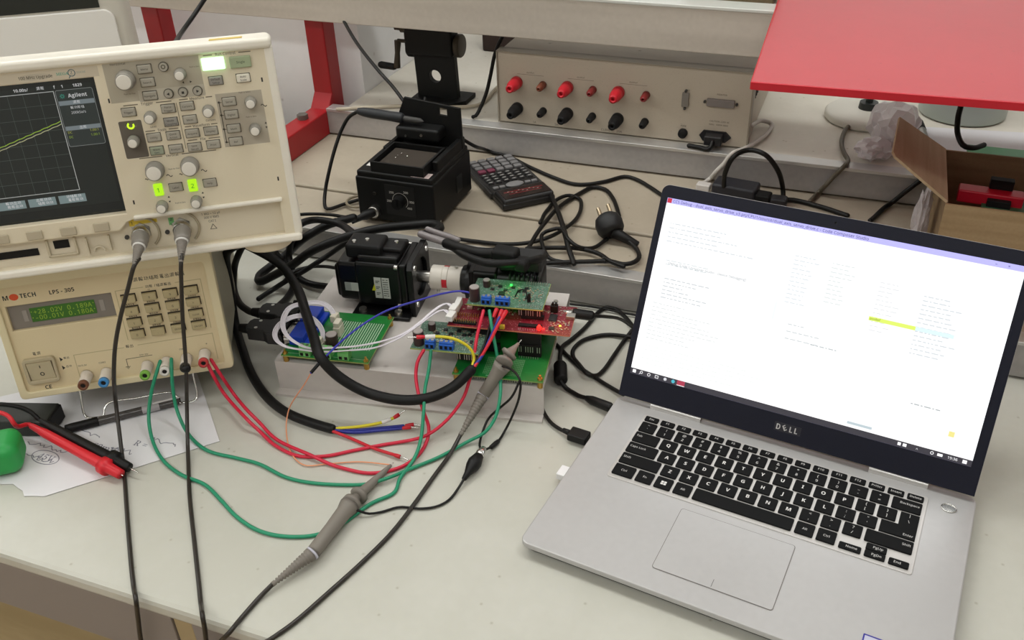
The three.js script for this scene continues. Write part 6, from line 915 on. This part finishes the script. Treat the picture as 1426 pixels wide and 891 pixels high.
{
  const g = thing('plastic_drum', 'pale grey-green round container standing behind the cardboard box', 'container', [0.2975, H2 + 0.0008, -0.778]);
  part(g, 'body', lathe([[0.0001, 0], [0.060, 0], [0.063, 0.003], [0.0645, 0.14], [0.0001, 0.14]], 48), mat(176, 184, 176, 0.5)); part(g, 'lid', lathe([[0.0001, 0.14], [0.067, 0.14], [0.067, 0.148], [0.0001, 0.15]], 48), mat(186, 192, 184, 0.5));
}
single('paper_sheet', 'blank white sheet under the green circuit board on the ledge', 'paper', box(0.30, 0.0005, 0.17, 0, 0, 0), mat(226, 224, 226, 0.8), [0.405, H2 + 0.0005, -0.635], [0, 0.12, 0]);
{
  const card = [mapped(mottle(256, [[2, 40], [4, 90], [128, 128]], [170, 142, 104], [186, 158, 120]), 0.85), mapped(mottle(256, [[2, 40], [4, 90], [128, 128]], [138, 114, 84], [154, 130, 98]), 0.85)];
  const g = thing('cardboard_box', 'open brown cardboard box with a raised side flap behind the laptop', 'box', [0.258, H1 + 0.0032, -0.322]);
  const w = 0.25, d = 0.165, h = 0.098, t = 0.003;
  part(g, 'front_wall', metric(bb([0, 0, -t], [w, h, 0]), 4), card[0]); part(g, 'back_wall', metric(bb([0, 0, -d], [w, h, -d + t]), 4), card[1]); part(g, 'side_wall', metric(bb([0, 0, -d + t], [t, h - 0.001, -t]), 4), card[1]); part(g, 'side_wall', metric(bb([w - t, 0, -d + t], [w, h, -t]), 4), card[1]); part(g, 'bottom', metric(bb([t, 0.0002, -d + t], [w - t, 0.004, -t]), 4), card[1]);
  const fl = ext(poly([[0.003, 0.0], [d - 0.004, 0.0], [d - 0.012, 0.074], [0.030, 0.080], [0.020, 0.076]]), t).rotateY(Math.PI / 2);
  part(g, 'flap', metric(fl, 4), mapped(mottle(256, [[2, 40], [4, 90], [128, 128]], [182, 156, 122], [196, 170, 136]), 0.85), [0.0005, h, 0], [0, 0, 58 * D2R]);
}
{
  const g = thing('power_module', 'red module with black heat sinks inside the cardboard box', 'circuit board', [0.335, H1 + 0.0074, -0.405], -0.06);
  part(g, 'circuit_board', rbox(0.10, 0.002, 0.05, 0.0005, 0.02, 0.068, 0), mat(46, 96, 62, 0.5)); part(g, 'red_block', rbox(0.072, 0.016, 0.022, 0.002, -0.022, 0.074, 0.004), mat(188, 22, 44, 0.4)); part(g, 'heat_sink', mg([rbox(0.026, 0.012, 0.012, 0.001, -0.012, 0.088, -0.006), rbox(0.026, 0.010, 0.010, 0.001, -0.012, 0.072, 0.018)]), M.blackSoft);
  part(g, 'component_field', (() => { const l = []; for (let k = 0; k < 40; k++) l.push(box(rr(0.002, 0.006), rr(0.002, 0.006), rr(0.002, 0.005), rr(0.02, 0.066), 0.071, rr(-0.02, 0.02))); return mg(l); })(), mat(150, 156, 150, 0.5)).userData.kind = 'stuff';
  part(g, 'spacer', mg([box(0.006, 0.067, 0.006, -0.02, 0.0335, -0.015), box(0.006, 0.067, 0.006, 0.06, 0.0335, -0.015), box(0.006, 0.067, 0.006, 0.06, 0.0335, 0.015)]), M.darkGrey);
}
{
  const g = thing('relay_board', 'light green circuit board lying on white paper behind the box', 'circuit board', [0.372, H2 + 0.001, -0.565]);
  part(g, 'circuit_board', rbox(0.17, 0.004, 0.085, 0.0008, 0.01, 0.014, 0), mat(96, 164, 118, 0.45)); part(g, 'connector', mg([rbox(0.026, 0.016, 0.022, 0.002, 0.01, 0.024, 0.02), rbox(0.02, 0.01, 0.018, 0.002, 0.04, 0.021, 0.026)]), M.blackSoft);
  part(g, 'antenna_socket', mg([cylY(0.005, 0.005, 0.012, 0.028, 0.016, -0.012, 12), cylY(0.0014, 0.0014, 0.022, 0.028, 0.028, -0.012, 8), rbox(0.016, 0.006, 0.014, 0.001, 0.028, 0.019, -0.012)]), M.steel);
  part(g, 'standoff', mg([[-0.07, -0.035], [0.09, -0.035], [-0.07, 0.035], [0.09, 0.035]].map(([x, z]) => cylY(0.003, 0.003, 0.0125, x, 0, z, 6))), M.brass);
}
function crumple(r, sx, sy, sz, amp, k) {                          // faceted film: every shared corner moved by its own amount
  const g = new THREE.IcosahedronGeometry(r, 3), p = g.attributes.position;
  const hash = (x, y, z, q) => { const v = Math.sin(Math.round(x * 4000) * 12.9898 + Math.round(y * 4000) * 78.233 + Math.round(z * 4000) * 37.719 + q * 4.1) * 43758.5453; return v - Math.floor(v); };
  for (let i = 0; i < p.count; i++) { const x = p.getX(i), y = p.getY(i), z = p.getZ(i), s = 1 + (hash(x, y, z, k) - 0.5) * amp + 0.16 * Math.sin(x / r * 3 + k) * Math.cos(z / r * 2.6 - k); p.setXYZ(i, x * s * sx, Math.max(-r * sy, y * s * sy), z * s * sz); }
  g.computeVertexNormals(); return g;
}
{
  const film = mat(238, 232, 234, 0.3, { transmission: 0.45, thickness: 0 });
  const g = thing('plastic_bag', 'crumpled clear plastic bag on the ledge beside the cardboard box', 'bag', [0.197, H2 + 0.001, -0.595]);
  part(g, 'bag_body', crumple(0.034, 1.0, 0.95, 1.35, 0.32, 1).translate(0, 0.0325, -0.01), film); part(g, 'bag_fold', crumple(0.02, 1.2, 0.7, 1.1, 0.4, 3).translate(-0.022, 0.0145, 0.038), film);
  const h = thing('plastic_wrap', 'strip of clear plastic wrap hanging beside the cardboard box', 'wrap', [0.241, H1 + 0.0035, -0.385]);
  part(h, 'wrap', crumple(0.030, 0.3, 1.5, 0.7, 0.4, 6).translate(0, 0.045, 0), film);
}
{
  const g = thing('marker_pen', 'short silver and black marker on the ledge behind the box flap', 'pen');
  part(g, 'barrel', along([[0.0001, 0], [0.0058, 0], [0.006, 0.05], [0.0001, 0.05]], [0.2465, H2 + 0.0065, -0.622], [0.2355, H2 + 0.0065, -0.70], 18), mat(170, 168, 164, 0.3, { metalness: 0.6 })); part(g, 'cap', along([[0.0001, 0.048], [0.0066, 0.048], [0.0066, 0.078], [0.0001, 0.079]], [0.2465, H2 + 0.0065, -0.622], [0.2355, H2 + 0.0065, -0.70], 18), M.black);
}
{
  const g = thing('power_adapter', 'black adapter brick on the riser hidden behind the laptop lid', 'adapter', [0.004, H1 + 0.0035, -0.474], -0.12);
  part(g, 'body', rbox(0.062, 0.022, 0.034, 0.004, 0, 0.0112, 0), mat(30, 30, 38, 0.5)); part(g, 'socket', rbox(0.022, 0.014, 0.02, 0.003, 0.040, 0.009, 0.004), M.blackSoft); part(g, 'white_plug', rbox(0.02, 0.009, 0.014, 0.002, -0.046, 0.008, 0.0), mat(212, 206, 200, 0.5));
}
single('splice_block', 'small black cord block on the riser behind the laptop screen', 'connector', rbox(0.022, 0.02, 0.018, 0.003), mat(24, 22, 28, 0.5), [0.066, H1 + 0.0135, -0.450]);
cord('white_cable', 'white cable curling beside the grey instrument down to the riser', 'white_cord', 0.0032, mat(206, 200, 192, 0.5));
cord('arched_cable', 'black cable arching up behind the laptop lid', 'black_arch', 0.0034);
cord('lamp_cable', 'grey brown cable from the lamp foot over the rail', 'lamp_cord', 0.0032, mat(92, 84, 70, 0.5));
cord('slanted_cable', 'black cable slanting over the rail from the cardboard flap', 'shelf_cord', 0.0034);
cord('low_cable', 'black cable running behind the laptop lid along the riser', 'laptop_back_cord', 0.0034);
cord('drop_cable', 'black cable dropping from the shelf left of the grey instrument', 'inst_cord', 0.0030);
cord('pad_cable', 'thick black cable bending down into the green board', 'pad_cord', 0.0036);
cord('ledge_cable', 'pale cable lying along the ledge behind the rail', 'thin_cord_back', 0.0030, mat(190, 178, 158, 0.5));
{
  const g = thing('storage_box', 'brown and green box on the upper shelf beside the red board', 'box', [-0.045, 0.2905, -0.62]);
  part(g, 'carton', rbox(0.12, 0.06, 0.10, 0.002, 0, 0.031, 0), mat(124, 108, 82, 0.7)); part(g, 'green_label', rbox(0.045, 0.03, 0.0008, 0.0003, 0.02, 0.034, 0.0504), mat(96, 120, 76, 0.6));
}
// ---------------------------------------------------------------- monitor behind the oscilloscope
{
  const g = thing('computer_monitor', 'white monitor with a dark screen behind the oscilloscope', 'monitor', [-0.9, H1 + 0.001, -0.25], YAW);
  const fr = mat(206, 200, 188, 0.55); const y0 = -H1 - 0.001;
  part(g, 'case', rbox(0.44, 0.37, 0.05, 0.012, -0.138, 0.30 + y0, -0.03, 3), fr); part(g, 'chin_panel', ext(shapeRR(-0.34, 0.13 + y0, 0.064, 0.306 + y0, 0.014), 0.005, 0.001).translate(0, 0, -0.006), mat(236, 232, 226, 0.5));
  part(g, 'screen', bb([-0.33, 0.309 + y0, -0.006], [0.048, 0.475 + y0, -0.0035]), mat(30, 34, 30, 0.3)); part(g, 'stand', mg([bb([-0.09, 0.0, -0.06], [-0.02, 0.09, -0.035], 0.004), bb([-0.12, 0.0, -0.10], [0.01, 0.012, -0.02], 0.004)]), fr);
}
// ---------------------------------------------------------------- things at the left of the desk
{
  const t = ctex(1024, 768, (c, w, h) => {
    c.fillStyle = 'rgb(226,224,226)'; c.fillRect(0, 0, w, h); c.strokeStyle = '#70707c'; c.lineWidth = 2.4;
    const scrawl = (x, y, n, s = 9) => { c.beginPath(); c.moveTo(x, y); for (let k = 0; k < n; k++) { x += rr(3, s); c.lineTo(x, y + rr(-s, s)); } c.stroke(); };
    for (const [x, y, n] of [[560, 470, 14], [640, 540, 16], [720, 500, 12], [470, 560, 22], [500, 610, 16], [360, 600, 6], [380, 680, 5], [300, 640, 6], [330, 700, 4], [800, 430, 16], [600, 400, 10]]) scrawl(x, y, n); c.beginPath(); c.ellipse(570, 600, 46, 26, 0.1, 0, 7); c.stroke(); c.font = '30px serif'; c.fillStyle = '#6a6a78'; c.fillText('45V', 545, 610); c.fillText('R =', 770, 470); c.fillText('60mV', 660, 520); c.lineWidth = 1.5; for (let k = 0; k < 6; k++) scrawl(120 + k * 20, 180 + k * 26, 60, 5);
  });
  const q = [[-0.429, 0.1605], [-0.5249, 0.0678], [-0.5560, 0.0475], [-0.760, 0.240], [-0.700, 0.300], [-0.6028, 0.2881], [-0.590, 0.2835], [-0.5813, 0.2863], [-0.573, 0.2882], [-0.566, 0.2935], [-0.558, 0.2905], [-0.5463, 0.2873]];
  const g = ext(poly(q.map(([x, z]) => [x, -z])), 0.0004).rotateX(-Math.PI / 2).translate(0, 0.0006, 0);
  single('note_sheet', 'torn white sheet with pencil notes under the multimeter probes', 'paper', planar(g, -0.80, -0.42, 0.30, 0.03, 'x', 'z'), mapped(t, 0.85));
  const q2 = [[-0.585, 0.262], [-0.70, 0.16], [-0.80, 0.25], [-0.66, 0.315], [-0.61, 0.297]];
  single('note_sheet', 'plain white sheet partly under the torn notes and multimeter', 'paper', ext(poly(q2.map(([x, z]) => [x, -z])), 0.0003).rotateX(-Math.PI / 2).translate(0, 0.0002, 0), mat(218, 216, 218, 0.85));
}
{
  const g = thing('ballpoint_pen', 'ballpoint pen with a black grip under the power supply stand', 'pen'); const a = [-0.6107, 0.0062, 0.2162], b = [-0.5067, 0.0062, 0.1208];
  part(g, 'nib', along([[0.0001, 0], [0.0006, 0], [0.0012, 0.006], [0.0028, 0.02], [0.0001, 0.02]], a, b, 14), mat(190, 186, 180, 0.3, { metalness: 0.5 }));
  part(g, 'grip', along([[0.0001, 0.02], [0.0046, 0.021], [0.0050, 0.028], [0.0050, 0.054], [0.0001, 0.055]], a, b, 18), M.rubber);
  part(g, 'barrel', along([[0.0001, 0.054], [0.0043, 0.055], [0.0043, 0.132], [0.0030, 0.141], [0.0001, 0.141]], a, b, 18), mat(74, 70, 68, 0.2)); part(g, 'clip', along([[0.0001, 0.112], [0.0012, 0.112], [0.0012, 0.14], [0.0001, 0.14]], [a[0], a[1] + 0.0052, a[2]], [b[0], b[1] + 0.0052, b[2]], 8), mat(206, 202, 200, 0.3)); part(g, 'barrel_print', along([[0.0044, 0.100], [0.00445, 0.100], [0.00445, 0.118], [0.0044, 0.118]], a, b, 18), mat(176, 170, 172, 0.5));
}
{
  const g = thing('multimeter', 'green multimeter holster corner at the left edge of the desk', 'multimeter', [-0.628, 0.0015, 0.2735], 38 * D2R);
  part(g, 'holster', rbox(0.094, 0.036, 0.044, 0.012, -0.012, 0.0182, 0, 4), mat(36, 158, 74, 0.45)); part(g, 'body', rbox(0.090, 0.030, 0.030, 0.004, -0.080, 0.0162, 0, 3), mat(40, 40, 42, 0.5));
  part(g, 'dial', cylY(0.012, 0.011, 0.004, -0.085, 0.031, 0, 24), M.black);
}
{
  const g = thing('black_case', 'flat black plastic case behind the multimeter at the left edge', 'case', [-0.662, 0.0015, 0.213], 17 * D2R);
  part(g, 'shell', rbox(0.105, 0.020, 0.034, 0.002, 0, 0.0102, 0), mat(42, 44, 40, 0.45)); part(g, 'end_cap', rbox(0.004, 0.018, 0.032, 0.001, 0.0525, 0.0102, 0), M.black);
}
{
  const mk = (label, m, a, b, tip, guard, key) => {
    const g = thing('test_lead', label, 'probe', [0, 0, 0], 0, 'multimeter test leads'); const l = V(...a).distanceTo(V(...b));
    part(g, 'handle', along([[0.0001, 0], [0.0032, 0], [0.0038, 0.012], [0.0048, 0.02], [0.0052, l * 0.55], [0.0058, l - 0.030], [0.0056, l - 0.024], [0.0001, l - 0.024]], a, b, 18), m);
    part(g, 'finger_guard', along([[0.0001, l - 0.026], [0.0092, l - 0.026], [0.0092, l - 0.018], [0.0058, l - 0.017], [0.0050, l], [0.0001, l]], a, b, 18), m);
    part(g, 'needle', along([[0.0001, l - 0.002], [0.0010, l - 0.002], [0.0009, l + tip - 0.003], [0.0001, l + tip]], a, b, 10), M.chrome);
    part(g, 'cord', tube(key, 0.0024, 8, 0.004), m); return g;
  };
  mk('red multimeter test lead lying on the notes', mat(216, 30, 44, 0.42), [-0.618, 0.020, 0.2215], [-0.4863, 0.0095, 0.2436], 0.004, 1, [[-0.618, 0.020, 0.2215], [-0.623, 0.0205, 0.2205], [-0.6235, 0.026, 0.232], [-0.619, 0.036, 0.238], [-0.626, 0.043, 0.236], [-0.645, 0.046, 0.238], [-0.68, 0.045, 0.247]]);
  mk('black multimeter test lead lying behind the red one', M.rubber, [-0.6155, 0.0200, 0.2116], [-0.4850, 0.0095, 0.2327], 0.013, 1, [[-0.6155, 0.0200, 0.2116], [-0.628, 0.030, 0.211], [-0.645, 0.038, 0.217], [-0.67, 0.040, 0.228], [-0.70, 0.03, 0.24]]);
}
renderer.render(scene, camera);
